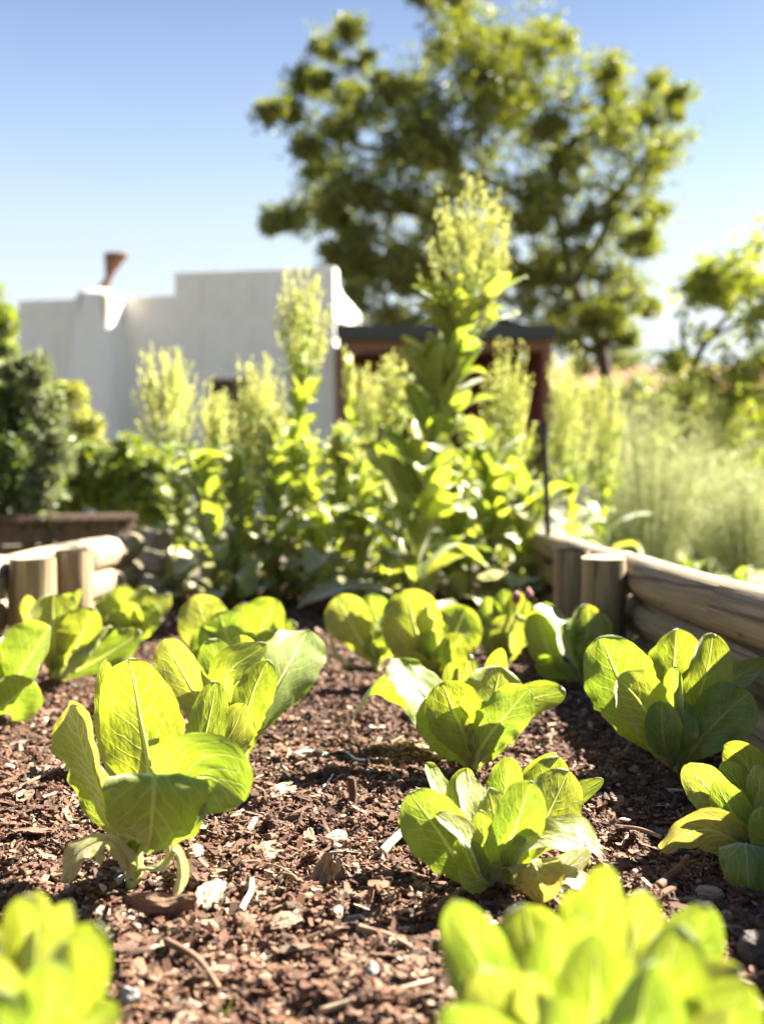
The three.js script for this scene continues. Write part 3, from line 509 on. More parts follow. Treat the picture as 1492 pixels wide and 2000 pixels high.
function sprays(blobs, per, size, tone, scale, cut) {
  const pos = [], col = [];
  for (const [c, r] of blobs) { const rv = r.isVector3 ? r : V(r, r, r);
    for (let k = 0; k < per; k++) {
      const q = V(R() + R() + R() - 1.5, R() + R() + R() - 1.5, R() + R() + R() - 1.5).multiplyScalar(R() < .3 ? 1.25 : 1.05).multiply(rv).add(c);
      if (fbm(q.x * scale + 3.7, q.y * scale + 1.3, q.z * scale, 3) < cut * (q.distanceTo(c) > .8 * rv.x ? 2 : 1)) continue;
      const d = sphere().normalize(); d.y = d.y * .6 + .25; d.normalize();
      for (let i = 0; i < 5; i++) {
        const p = q.clone().addScaledVector(d, i * size * .55).addScaledVector(sphere(), size * .5), s = size * rr(.6, 1.3), a = d.clone().addScaledVector(sphere(), 1.1).normalize(), b = sphere().cross(a).normalize(), n = V().crossVectors(a, b);
        const p1 = p.clone().addScaledVector(a, s * .7).addScaledVector(b, s * .45).addScaledVector(n, s * .15), p2 = p.clone().addScaledVector(a, s * 1.5), p3 = p.clone().addScaledVector(a, s * .7).addScaledVector(b, -s * .45).addScaledVector(n, s * .15);
        pos.push(p.x, p.y, p.z, p1.x, p1.y, p1.z, p2.x, p2.y, p2.z, p.x, p.y, p.z, p2.x, p2.y, p2.z, p3.x, p3.y, p3.z); const t = tone(); for (let j = 0; j < 6; j++) col.push(...t);
      } } }
  const g = new THREE.BufferGeometry(); g.setAttribute('position', new THREE.Float32BufferAttribute(pos, 3)); g.setAttribute('color', new THREE.Float32BufferAttribute(col, 3)); g.computeVertexNormals(); return g;
}
const mixTone = (...cs) => () => { const c = cs[Math.floor(R() * cs.length)], k = rr(.7, 1.25); return [c[0] * k, c[1] * k, c[2] * k]; };
M.bark = std([.07, .05, .035], .95); M.crown = plainLeaf([1, 1, 1], .3, .5, .35); M.hedge = plainLeaf([1, 1, 1], .4, .45, .35);
const limb = (pts, r0, r1) => tube(pts, t => lerp(r0, r1, t), 7, 12, .12, true, pts[0].x);

// the big tree behind the shelter
reseed(101);
{
  const D = 27, s = D / F, base = V(at(1165, 950, D).x, -.06, at(1165, 950, D).z);
  const T = thing('tree', 'large spreading green tree towering over the red shelter', 'tree', base);
  const B = [[895, 35, 52], [865, 5, 40], [1010, 70, 50], [1062, 82, 38], [960, 60, 30], [682, 108, 42], [640, 90, 28], [600, 165, 32], [562, 214, 36], [528, 222, 18], [640, 205, 42], [705, 198, 46], [765, 190, 38], [905, 130, 56], [950, 195, 66], [862, 230, 64], [785, 262, 56], [702, 292, 66], [640, 312, 42], [1000, 270, 74], [1082, 205, 64], [1150, 178, 54], [1212, 168, 44], [1282, 200, 38], [1312, 252, 34], [1240, 262, 64], [1160, 290, 74], [1302, 312, 28], [1232, 370, 54], [1282, 420, 22], [1200, 450, 54], [1252, 482, 26], [1160, 520, 44], [1232, 560, 28], [722, 372, 64], [622, 402, 44], [562, 430, 30], [534, 432, 18], [800, 342, 66], [880, 332, 58], [660, 462, 36], [760, 452, 66], [842, 432, 58], [700, 512, 36], [762, 552, 56], [676, 505, 26], [822, 522, 48], [742, 602, 46], [1000, 422, 46], [1062, 472, 54], [1082, 560, 54], [1120, 612, 44], [1010, 562, 48], [1182, 622, 34], [1062, 380, 36], [950, 482, 48], [900, 420, 50], [870, 560, 50], [930, 600, 46], [1110, 330, 30], [690, 590, 30], [800, 620, 40], [1150, 690, 40], [1210, 690, 34], [1260, 610, 22]];
  for (const [x, y, r] of B.slice()) for (let k = 0; k < 2; k++) { const a = rr(0, 6.28), d = r * rr(.6, 1.25); B.push([x + Math.cos(a) * d, y + Math.sin(a) * d * .8, r * rr(.3, .6)]); }
  for (const b of [[980, 130, 50], [1030, 170, 56], [1100, 130, 44], [1060, 250, 50], [960, 310, 50], [1100, 380, 50], [1020, 340, 50], [1150, 380, 50], [820, 170, 44], [1180, 230, 44], [1260, 330, 44], [1080, 430, 50], [900, 270, 50], [700, 420, 50], [790, 500, 50], [720, 560, 36], [900, 520, 50], [960, 540, 50], [1040, 620, 46], [1100, 660, 40], [850, 480, 40], [680, 380, 40], [930, 380, 50], [1130, 440, 40], [1110, 260, 50], [830, 290, 50], [750, 330, 50]]) B.push(b);
  const blobs = B.map(([x, y, r]) => [at(x, y, D + rr(-2, 2)).sub(base), V(r * s * 1.12, r * s * .95, r * s * 1.2)]);
  const tone = mixTone([.175, .195, .008], [.13, .16, .008], [.235, .24, .010], [.09, .115, .006]);
  part('crown', sprays(blobs, 360, .088, tone, 1.9, .03), M.crown, T).userData.kind = 'stuff';
  const P = (x, y, z = 0) => at(x, y, D + z).sub(base), root = V(0, 0, 0), f1 = P(1175, 690), f2 = P(1120, 560);
  part('trunk', limb([root, P(1185, 860), f1, f2], .26, .15), M.bark, T);
  for (const [a, ...c] of [[f2, P(1088, 420), P(1085, 280), P(1010, 120), P(900, 20)], [f2, P(980, 500), P(820, 420), P(640, 400), P(540, 430)], [f1, P(900, 600), P(780, 560), P(680, 500)], [P(1088, 420), P(900, 330), P(720, 290), P(560, 214)], [f2, P(1190, 430), P(1240, 330), P(1310, 250)], [P(1085, 300), P(1180, 240), P(1280, 200)], [P(900, 330), P(780, 220), P(680, 110)], [f1, P(1215, 590), P(1240, 500)]]) part('limb', limb([a, ...c], .14, .025), M.bark, T);
}
// slender yellow-green tree by the tiled house
reseed(103);
{
  const D = 11, s = D / F, base = at(1335, 1035, D); base.y = -.06;
  const T = thing('tree', 'slender crooked tree with sparse yellow-green leaves before the tiled house', 'tree', base), P = (x, y, z = 0) => at(x, y, D + z).sub(base);
  const B = [[1466, 512, 30], [1455, 545, 22], [1378, 556, 26], [1345, 572, 16], [1428, 582, 30], [1486, 590, 34], [1402, 636, 28], [1372, 680, 26], [1340, 745, 34], [1422, 765, 44], [1484, 745, 44], [1302, 720, 24], [1440, 830, 44], [1382, 835, 34], [1492, 830, 36], [1530, 640, 50], [1560, 560, 50], [1350, 800, 40], [1470, 790, 40]];
  part('crown', sprays(B.map(([x, y, r]) => [P(x, y, rr(-.5, .5)), r * s * 1.6]), 420, .05, mixTone([.28, .31, .018], [.20, .25, .014], [.34, .35, .022]), 3.4, .07), M.crown, T).userData.kind = 'stuff';
  part('trunk', limb([V(0, 0, 0), P(1345, 850), P(1352, 720), P(1385, 660), P(1440, 590), P(1470, 520)], .06, .012), M.bark, T);
  for (const c of [[P(1352, 720), P(1330, 640), P(1370, 560)], [P(1385, 660), P(1460, 620), P(1540, 570)], [P(1348, 800), P(1420, 770), P(1490, 740)]]) part('limb', limb(c, .03, .008), M.bark, T);
}
function shrub(name, label, D, B, n, size, tone, opt = {}, cat = 'shrub', group) {
  const cx = B.reduce((a, b) => a + b[0], 0) / B.length, s = D / F, base = at(cx, 1000, D); base.y = -.06;
  const T = thing(name, label, cat, base, group);
  part('foliage', foliage(B.map(([x, y, r, dz = 0]) => [at(x, y, D - dz).sub(base), r * s]), n, size, tone, opt), M.hedge, T).userData.kind = 'stuff';
  for (let k = 0; k < 3; k++) { const b = B[k % B.length]; part('stem', limb([V((k - 1) * .12, 0, 0), at(b[0], (b[1] + 1000) / 2, D).sub(base), at(b[0], b[1], D).sub(base)], .03, .01), M.bark, T); }
  return T;
}
reseed(107);
const greenA = mixTone([.20, .25, .012], [.15, .21, .012], [.26, .29, .015]), greenD = mixTone([.10, .145, .012], [.14, .19, .015], [.08, .11, .01]), greenY = mixTone([.34, .33, .04], [.26, .28, .03]), greenG = mixTone([.15, .18, .05], [.11, .14, .035], [.22, .24, .09]);
shrub('shrub', 'dark dense shrub with grey-green sprigs beside the bed', 5.6, [[20, 790, 60], [-40, 850, 90], [30, 880, 60], [70, 960, 44], [10, 980, 60], [60, 770, 40]], 1500, .028, greenD, { clumps: 14, cr: .5 });
shrub('shrub', 'grey-green feathery shrub standing before the dark dense one', 5.3, [[95, 800, 30], [100, 870, 36], [85, 950, 34], [70, 730, 26], [110, 920, 26], [30, 730, 26], [75, 1010, 22]], 700, .02, greenG, { clumps: 12, cr: .5, long: 2.6 });
shrub('shrub', 'yellow-green loose shrub against the white wall', 8, [[140, 780, 30], [165, 830, 34], [130, 840, 40], [150, 880, 40], [110, 770, 24], [185, 870, 26]], 700, .032, greenY, { clumps: 10, cr: .5 });
shrub('hedge', 'bright green clipped hedge above the plank edging', 6.6, [[120, 930, 44], [190, 915, 44], [255, 905, 44], [150, 975, 40], [220, 970, 44], [290, 930, 40], [270, 980, 40], [100, 985, 36], [320, 975, 36]], 900, .034, greenA, { clumps: 12, cr: .5 }, 'hedge');
shrub('hedge', 'dark green low hedge along the foot of the white house', 15, [[210, 935, 26], [290, 925, 30], [370, 915, 34], [450, 915, 34], [530, 915, 34], [610, 915, 34], [690, 905, 36], [770, 905, 36], [850, 905, 36], [930, 905, 36], [1010, 905, 36], [1090, 890, 40]], 700, .06, greenA, { clumps: 10, cr: .6 }, 'hedge');
shrub('tree', 'rounded green tree standing behind the corner of the white house', 30, [[0, 600, 36], [-30, 640, 50], [10, 650, 34], [-10, 710, 40], [15, 700, 26]], 700, .14, greenA, { clumps: 10, cr: .45 }, 'tree');
shrub('shrub', 'bushy green shrub on open ground before the tiled house', 13, [[1470, 960, 36], [1500, 920, 40], [1440, 990, 30], [1490, 1000, 36], [1410, 960, 26], [1540, 980, 60]], 500, .05, greenA, { clumps: 10, cr: .5 });
shrub('shrub', 'pale shrubs massed at the foot of the tiled house', 19, [[1120, 800, 44], [1190, 790, 44], [1260, 780, 44], [1320, 800, 44], [1150, 880, 54], [1240, 870, 54], [1330, 880, 50], [1400, 880, 40]], 700, .075, mixTone([.22, .26, .04], [.28, .30, .06], [.16, .2, .03]), { clumps: 12, cr: .5 });

// ------------------------------------------------------------------ buildings
const plaster = new THREE.MeshStandardMaterial({ map: texture(256, 256, (u, v) => { const k = .80 + .05 * fbm(u * 6, v * 6, 2, 5, 6) - .06 * smooth(.1, .5, fbm(u * 9, v * 2, 12, 4)); return [k, k * .935, k * .84]; }), roughness: .95 });
function slab(pts, depth) {                                // closed outline (x, y) extruded back along -z
  const s = new THREE.Shape(pts.map(([x, y]) => new THREE.Vector2(x, y))); return new THREE.ExtrudeGeometry(s, { depth, bevelEnabled: false }).translate(0, 0, -depth);
}
{
  const D = 19, A = at(652, 955, D), u = V(-1, 0, -.14).normalize(); // wall runs away to the left from its near corner
  const house = thing('house', 'flat-roofed white plastered house with a flared chimney', 'house', V(A.x, -.06, A.z)); house.rotation.y = Math.atan2(-u.z, u.x) + Math.PI;
  const inv = () => { house.updateMatrixWorld(true); return house.matrixWorld.clone().invert(); }, I = inv();
  const X = px => { const d = V((px - 746) / F, 0, -1).transformDirection(RM), o = EYE.clone(), n = V(0, 0, 1).transformDirection(house.matrixWorld), t = house.position.clone().sub(o).dot(n) / d.dot(n); return o.addScaledVector(d, t).applyMatrix4(I).x; };
  const Y = (px, py) => { const d = V((px - 746) / F, -(py - 1000) / F, -1).transformDirection(RM), n = V(0, 0, 1).transformDirection(house.matrixWorld), t = house.position.clone().sub(EYE).dot(n) / d.dot(n); return EYE.clone().addScaledVector(d, t).applyMatrix4(I).y; };
  const xr = X(652), xm = X(345), xl = X(42), yh = Y(500, 528), yl = Y(200, 583);
  const wx0 = X(405), wx1 = X(505), wy0 = Y(450, 880), wy1 = Y(450, 738);
  const sh = new THREE.Shape([[xl, 0], [xr, 0], [xr, yh], [xm, yh], [xm, yl], [xl, yl]].map(([x, y]) => new THREE.Vector2(x, y)));
  sh.holes.push(new THREE.Path([[wx0, wy0], [wx0, wy1], [wx1, wy1], [wx1, wy0]].map(([x, y]) => new THREE.Vector2(x, y))));
  part('wall', new THREE.ExtrudeGeometry(sh, { depth: .35, bevelEnabled: true, bevelSize: .02, bevelThickness: .02, bevelSegments: 2 }).translate(0, 0, -.37), plaster, house);
  part('side_wall', box(.3, yh - .3, 5.4, xr - .17, yh / 2 - .15, -3.1), plaster, house);
  part('side_wall', box(.3, yl - .1, 5.4, xl + .17, yl / 2, -3.1), plaster, house);
  part('back_wall', box(xr - xl, yl - .2, .3, (xl + xr) / 2, yl / 2, -5.9), plaster, house);
  part('roof', box(xr - xl - .2, .2, 5.6, (xl + xr) / 2, yl - .35, -3.1), std([.3, .28, .26], .9), house);
  const win = part('window', box(wx1 - wx0, wy1 - wy0, .05, (wx0 + wx1) / 2, (wy0 + wy1) / 2, -.25), std([.035, .028, .022], .3), house);
  const fm = std([.14, .07, .045], .7); for (const [w, h, x, y] of [[wx1 - wx0, .1, 0, (wy1 - wy0) / 2 - .05], [wx1 - wx0, .1, 0, -(wy1 - wy0) / 2 + .05], [.1, wy1 - wy0 - .2, (wx1 - wx0) / 2 - .05, 0], [.1, wy1 - wy0 - .2, -(wx1 - wx0) / 2 + .05, 0], [.07, wy1 - wy0 - .2, 0, 0]]) part('frame', box(w, h, .07, (wx0 + wx1) / 2 + x, (wy0 + wy1) / 2 + y, -.19), fm, win);
  // sloping white end of the roof over the side
  { const I2 = house.matrixWorld.clone().invert(), a = at(643, 519, D - .05), c = at(657, 628, D - .05), b = at(694, 629, D + 1.4), f = [a, c, b].map(v => v.applyMatrix4(I2)), g = f.map(v => v.clone().add(V(-.35, 0, 0))), t = [];
    const tr = (...v) => v.forEach(q => t.push(q.x, q.y, q.z)); tr(f[0], f[1], f[2]); tr(g[0], g[2], g[1]); for (let k = 0; k < 3; k++) { const n = (k + 1) % 3; tr(f[k], g[k], g[n]); tr(f[k], g[n], f[n]); }
    part('gable_end', geoFrom(t), plaster, house); }
  // flared chimney breast, narrow at the top
  const cx = X(205), prof = [[0, X(262) - cx, .9], [Y(205, 760), X(258) - cx, .8], [Y(205, 715), X(254) - cx, .72], [Y(205, 670), X(247) - cx, .68], [Y(205, 620), X(245) - cx, .62], [Y(205, 590), X(246) - cx, .62], [Y(205, 577), X(239) - cx, .52], [Y(205, 569), X(222) - cx, .32]];
  const pos = [], idx = [], n = 20; prof.forEach(([y, hw, dz]) => { for (let i = 0; i <= n; i++) { const a = Math.PI * i / n, c = Math.cos(a), si = Math.sin(a); pos.push(cx - Math.sign(c) * Math.pow(Math.abs(c), .55) * hw, y, Math.pow(si, .55) * dz - .02); } });
  for (let j = 0; j < prof.length - 1; j++) for (let i = 0; i < n; i++) { const a = j * (n + 1) + i, b = a + n + 1; idx.push(a, a + 1, b, a + 1, b + 1, b); }
  { const k = (prof.length - 1) * (n + 1), m = pos.length / 3; pos.push(cx, prof[prof.length - 1][0] + .02, .1); for (let i = 0; i < n; i++) idx.push(k + i, k + i + 1, m); }
  const stain = new THREE.MeshStandardMaterial({ roughness: .95, side: THREE.DoubleSide, map: texture(256, 256, (u, v) => { const k = .80 + .05 * fbm(u * 6, v * 6, 4, 5), run = smooth(.12, .5, .5 * fbm(u * 22, v * 2.2, 7, 4) + .4 * smooth(.7, .97, v) - .14); return [lerp(k, .34, run), lerp(k * .935, .27, run), lerp(k * .84, .14, run)]; }) });
  const cg = geoFrom(pos, idx, prof.flatMap(([y]) => Array.from({ length: n + 1 }, (_, i) => [i / n, y / prof[prof.length - 1][0]]).flat()).concat([.5, 1]));
  const ch = part('chimney', cg, stain, house);
  const rust = std([.13, .06, .04], .85), cp = [], ci = [], cn = 16;   // rusty cowl: bent foot, narrow waist, flat flared mouth
  const ring = [[186, 578, 14], [196, 569, 13], [207, 557, 10], [214, 545, 8], [217, 537, 8.5], [221, 523, 14], [226, 510, 19], [230, 499, 24.5], [230, 496, 24.5], [230, 499, 18]];
  ring.forEach(([px, py, r]) => { for (let i = 0; i < cn; i++) { const a = i / cn * 2 * Math.PI; cp.push(X(px) + Math.cos(a) * r * D / F, Y(px, py), -.02 + Math.sin(a) * r * D / F * .9); } });
  for (let j = 0; j < ring.length - 1; j++) for (let i = 0; i < cn; i++) { const a = j * cn + i, b = j * cn + (i + 1) % cn; ci.push(a, a + cn, b, b, a + cn, b + cn); }
  part('chimney_cowl', geoFrom(cp, ci), rust, ch);
}
{ // red open shelter with dark roof edge
  const D = 17, s = D / F, L = at(655, 955, D), Rr = at(1084, 955, D), w = Rr.x - L.x, yT = at(800, 628, D).y, yB = at(800, 657, D).y;
  const S = thing('shelter', 'open shelter with dark roof edge and red boarded wall', 'shelter', V(L.x, -.06, L.z)), roofM = std([.05, .05, .047], .8), rw = std([.15, .032, .022], .85), pm = std([.20, .085, .05], .8);
  part('roof', box(w, .07, 3.4, w / 2, yT - .02, -1.75), roofM, S); part('fascia', box(w, yT - yB, .05, w / 2, (yT + yB) / 2, 0), roofM, S);
  part('fascia', box(.05, yT - yB, 3.4, w - .03, (yT + yB) / 2, -1.75), roofM, S);
  part('back_panel', box(w - .32, yT - .08, .03, w / 2, yT / 2 - .03, -3.16), rw, S); part('side_panel', box(.05, yB - .04, 3.0, w - .2, yB / 2, -1.62), rw, S);
  for (let k = 0; k < 12; k++) part('board', box(w - .3, (yB - .02) / 12 - .014, .04, w / 2, (k + .5) * yB / 12, -3.1), rw, S);
  for (const [x, z] of [[.12, -.15], [w - .12, -.15], [.12, -3.0], [w - .12, -3.0], [w * .5, -3.0]]) part('post', box(.15, yB, .15, x, yB / 2, z), pm, S);
  part('beam', box(w - .1, .16, .1, w / 2, yB - .1, -.15), pm, S);
}
{ // tiled house far behind
  const D = 34, s = D / F, c = at(1330, 955, D), Hs = thing('house', 'low white house with a terracotta tiled roof in the distance', 'house', V(c.x, -.06, c.z)), hw = 430 * s, yE = at(1300, 770, D).y, yR = at(1300, 702, D).y, tile = std([.40, .19, .115], .9);
  part('wall', box(hw * 2, yE, 5, 0, yE / 2, -2.6), plaster, Hs);
  for (const sgn of [1, -1]) { const g = slab([[-hw - .3, 0], [hw + .3, 0], [hw + .3, .12], [-hw - .3, .12]], Math.hypot(3.1, yR - yE)); const m = part('roof', g, tile, Hs); m.position.set(0, yR, -2.6); m.rotation.set(-Math.atan2(yR - yE, 3.1), sgn > 0 ? Math.PI : 0, 0, 'YXZ');
    for (let k = 0; k < 46; k++) part('tile', new THREE.CylinderGeometry(.09, .09, Math.hypot(3.1, yR - yE) - .06, 6).rotateX(Math.PI / 2).translate(lerp(-hw, hw, (k + .5) / 46), .13, -Math.hypot(3.1, yR - yE) / 2), tile, m); }
  for (const px of [1180, 1300, 1470, 1590]) { const p = at(px, 912, D).sub(Hs.position); const m = part('window', box(.7, .8, .06, p.x, p.y, -.06), std([.03, .03, .03], .3), Hs); part('frame', box(.8, .08, .08, p.x, p.y + .44, -.06), std([.2, .12, .08]), m); part('sill', box(.86, .08, .14, p.x, p.y - .44, -.04), std([.2, .12, .08]), m); }
}

// ------------------------------------------------------------------ bolted lettuces, tall and in bud
reseed(201);
const protoLeaf = [[.27, .2, .25], [.34, .1, .5], [.29, -.05, .9], [.24, .25, .1], [.33, -.25, 1.2], [.36, .05, .6]].map(([w, droop, cup], k) => {
  const [a, r] = leafGeo([V(0, 0, 0), V(0, .32, .12), V(.02, .62, .36), V(.01, .72 + droop * .5, .66 + .1 * droop)], V(-1, 0, 0), w, { nu: 3, nv: 12, sd: k * 3 + 1, cup: cup * .4, wave: .1, pet: .3, m: .55 }); return [a, r];
});
// thin branched panicle: stems as fine triangular strips with buds
function panicle(root, dirUp, height, spread, n, budN) {
  const pos = [], col = []; const tri = (a, b, c, t) => { pos.push(a.x, a.y, a.z, b.x, b.y, b.z, c.x, c.y, c.z); for (let i = 0; i < 3; i++) col.push(...t); };
  const bud = (p, d, s, t) => { const b = sphere().cross(d).normalize(), c = V().crossVectors(d, b), e = p.clone().addScaledVector(d, s * 1.1), w = s * .3, m = p.clone().addScaledVector(d, s * .45), q = [m.clone().addScaledVector(b, w), m.clone().addScaledVector(c, w), m.clone().addScaledVector(b, -w), m.clone().addScaledVector(c, -w)]; for (let i = 0; i < 4; i++) { tri(p, q[(i + 1) % 4], q[i], t); tri(e, q[i], q[(i + 1) % 4], t); } };
  const stem = (a, b, w, t) => { const d = b.clone().sub(a).normalize(), s1 = sphere().cross(d).normalize(), s2 = V().crossVectors(d, s1); for (const s of [s1, s2]) { const o = s.clone().multiplyScalar(w); tri(a.clone().sub(o), a.clone().add(o), b, t); } };
  for (let k = 0; k < n; k++) {
    const f = Math.pow(k / n, .9), a = root.clone().addScaledVector(dirUp, height * (f * .6 - .12)), ang = k * 2.4 + rr(-.4, .4), out = spread * Math.sqrt(R()) * (1 - .45 * f), ox = V(Math.cos(ang) * out, 0, Math.sin(ang) * out);
    const end = Math.min(1.0, f * .6 + rr(.25, .6)) * rr(.9, 1.12) * (1 - .22 * Math.pow(out / spread, 2)), tip = root.clone().addScaledVector(dirUp, height * end).addScaledVector(ox, 1.05), mid = root.clone().addScaledVector(dirUp, height * lerp(f * .6 - .12, end, .38)).addScaledVector(ox, .8);
    const g = rr(.8, 1.15), st = [.62 * g, .70 * g, .6 * g], cv = new THREE.QuadraticBezierCurve3(a, mid, tip), cp = cv.getPoints(6); for (let i = 0; i < 6; i++) stem(cp[i], cp[i + 1].clone().addScaledVector(sphere(), .002), .003 - .0003 * i, st);
    const m = Math.round(budN * rr(.6, 1.2)); for (let i = 0; i < m; i++) { const u = lerp(.18, 1, Math.pow(R(), .8)), p = cv.getPoint(u), d = cv.getTangent(u).addScaledVector(sphere(), .65).normalize(), o = p.clone().addScaledVector(d, rr(.002, .02)); const q = rr(.75, 1.25); bud(o, d, rr(.011, .02), [q, q, q * rr(.7, 1.3)]); }
    if (R() < .5) for (let i = 0; i < 2; i++) { const u = rr(.05, .5), p = cv.getPoint(u), d = cv.getTangent(u).addScaledVector(sphere(), .8).normalize(); bud(p, d, rr(.03, .06), [.6, .75, .5]); }
  }
  const G = new THREE.BufferGeometry(); G.setAttribute('position', new THREE.Float32BufferAttribute(pos, 3)); G.setAttribute('color', new THREE.Float32BufferAttribute(col, 3)); G.computeVertexNormals(); return G;
}
const BG = 'bolted lettuces at the end of the bed';
function bolted(label, D, path, o = {}) {                  // path in pixels from foot to the start of the panicle, then its top
  const base = at(path[0][0], path[0][1], D); base.y = 0; const P = thing('bolted_lettuce', label, 'bolted lettuce', base, BG);
  const pts = [V(0, -.02, 0), ...path.slice(1).map(([x, y, z = 0]) => at(x, y, D - z).sub(base))], c = new THREE.CatmullRomCurve3(pts), L = c.getLength(), r0 = o.r ?? .016;
  part('stalk', tube(c.getPoints(12), t => lerp(r0, r0 * .45, t), 8, 18, .1), M.stalk, P);
  const [n0, l0, l1, t0 = .03, t1 = .97] = o.leaves ?? [30, .26, .1], n = Math.round(n0 * .95);
  for (let k = 0; k < n; k++) {
    const t = lerp(t0, t1, Math.pow((k + R() * .6) / n, 1 / (o.crowd ?? 1))), p = c.getPoint(t), a = k * 2.4 + rr(-.4, .4), low = 1 - smooth(.0, .5, t), s = 1.12 * lerp(l0, l1, (k / n)) * rr(.75, 1.2), pr = protoLeaf[low > .55 ? 1 + (k % 2) * 3 : (k * 5) % 6];
    const mat = low > .7 && R() < (o.wilt ?? .34) ? M.wilt : M.leaf[k % 4];
    const m = part('leaf', pr[0], mat, P); m.position.copy(p); m.scale.setScalar(s); m.scale.multiplyScalar(1 + .35 * low); m.rotation.set(lerp(-.12, .75, low) + rr(-.25, .3), a, rr(-.3, .3), 'YXZ'); part('midrib', pr[1], M.rib, m);
  }
  if (o.panicle) { const [ty, spread, n2 = 34, b = 26] = o.panicle, root = pts[pts.length - 1], top = at(path[path.length - 1][0] + (o.lean ?? 0), ty, D).sub(base), d = top.clone().sub(root), h = d.length(); const q = part('flower_panicle', panicle(root, d.normalize(), h, spread, n2, b), M.bud, P); q.userData.kind = 'stuff'; }
  return P;
}
bolted('tallest bolted lettuce with a leaning stalk and dark clasping leaves', 4.05, [[742, 1150], [776, 1065], [820, 950], [862, 840], [893, 730], [912, 650]], { r: .022, leaves: [70, .30, .25, .03, 1], crowd: 1.9, panicle: [356, .24, 70, 36], lean: 16 });
bolted('bolted lettuce with a tall feathery top before the white wall', 4.5, [[575, 1145], [580, 1000], [585, 850], [590, 730]], { leaves: [50, .24, .15], panicle: [535, .16, 56, 34], lean: -4 });
bolted('bolted lettuce with a rounded yellow-green head by the window', 4.9, [[345, 1120], [340, 1000], [332, 880]], { leaves: [30, .22, .13], panicle: [690, .22, 80, 34], lean: -8 });
bolted('pale feathery bolted lettuce standing beside the rounded-head one', 4.6, [[480, 1140], [485, 1040], [492, 960]], { leaves: [20, .2, .1], panicle: [705, .16, 80, 36], lean: 18 });
bolted('short leafy bolted lettuce with drooping lower leaves by the log ends', 4.15, [[425, 1165], [412, 1080], [395, 980], [380, 920]], { leaves: [40, .24, .15], panicle: [880, .05, 10, 10] });
bolted('slim spired bolted lettuce between the white corner and the tallest one', 4.8, [[690, 1130], [690, 980], [684, 800]], { leaves: [40, .24, .1], panicle: [685, .05, 18, 24] });
bolted('bolted lettuce with a small tufted head in front of the red boards', 4.7, [[765, 1130], [765, 980], [768, 850]], { leaves: [32, .24, .11], panicle: [690, .11, 44, 30] });
bolted('pale bolted lettuce close behind the tallest one', 4.9, [[985, 1120], [985, 1020], [988, 940]], { leaves: [26, .22, .1], panicle: [680, .16, 70, 34] });
bolted('leafy bolted lettuce with broad bright leaves beside the black rod', 4.4, [[950, 1130], [955, 1050], [960, 960], [955, 900]], { leaves: [34, .28, .18], panicle: [850, .05, 10, 10] });
bolted('bolted lettuce beyond the log wall with upright pale spikes', 5.6, [[1110, 1080], [1110, 1000], [1105, 950]], { leaves: [24, .24, .1], panicle: [690, .18, 70, 34] });
bolted('bolted lettuce with thin pale spikes next to the feathery fennel', 6.0, [[1180, 1075], [1180, 1000], [1178, 960]], { leaves: [24, .24, .1], panicle: [735, .18, 70, 34] });
bolted('low leafy lettuce bolting in front of the tallest stalk', 4.2, [[660, 1160], [662, 1060], [664, 960], [668, 890]], { leaves: [48, .23, .13], panicle: [830, .06, 16, 16] });
bolted('sprawling bolted lettuce with whitened dying lower leaves', 3.95, [[800, 1165], [815, 1090], [830, 1010], [840, 960]], { leaves: [32, .30, .18], panicle: [915, .04, 8, 8], wilt: .6 });
bolted('bright bolted lettuce filling the gap beside the pale feathery one', 4.3, [[545, 1160], [540, 1060], [535, 960], [532, 880]], { leaves: [44, .22, .12], panicle: [800, .08, 24, 20] });
bolted('broad-leaved lettuce starting to bolt against the log wall end', 4.45, [[1035, 1120], [1035, 1060], [1030, 1010]], { leaves: [22, .28, .22], panicle: [960, .04, 8, 8] });
for (const [x, y, d, top, l] of [[350, 1150, 4.5, 960, .2], [462, 1165, 4.25, 930, .2], [610, 1160, 4.35, 900, .2], [705, 1165, 4.15, 930, .22], [880, 1150, 4.3, 930, .22], [915, 1140, 4.6, 870, .2], [1005, 1140, 4.55, 950, .22], [820, 1120, 5.0, 860, .2]]) {
  const b = bolted('leafy bright lettuce crowded in among the bolted ones', d, [[x, y], [x + 4, (y + top) / 2], [x - 3, top]], { leaves: [34, l, l * .6], panicle: [top - 50, .05, 10, 12] }); b.userData.group = 'leafy lettuces among the bolted ones';
}
bolted('slender bolted lettuce with a thin pale plume behind the leafy ones', 5.1, [[430, 1110], [428, 1000], [425, 930]], { leaves: [22, .22, .1], panicle: [750, .12, 44, 30] });
bolted('feathery bolted lettuce half hidden behind the tufted one', 5.2, [[735, 1100], [728, 980], [722, 880]], { leaves: [26, .22, .1], panicle: [720, .12, 44, 30] });

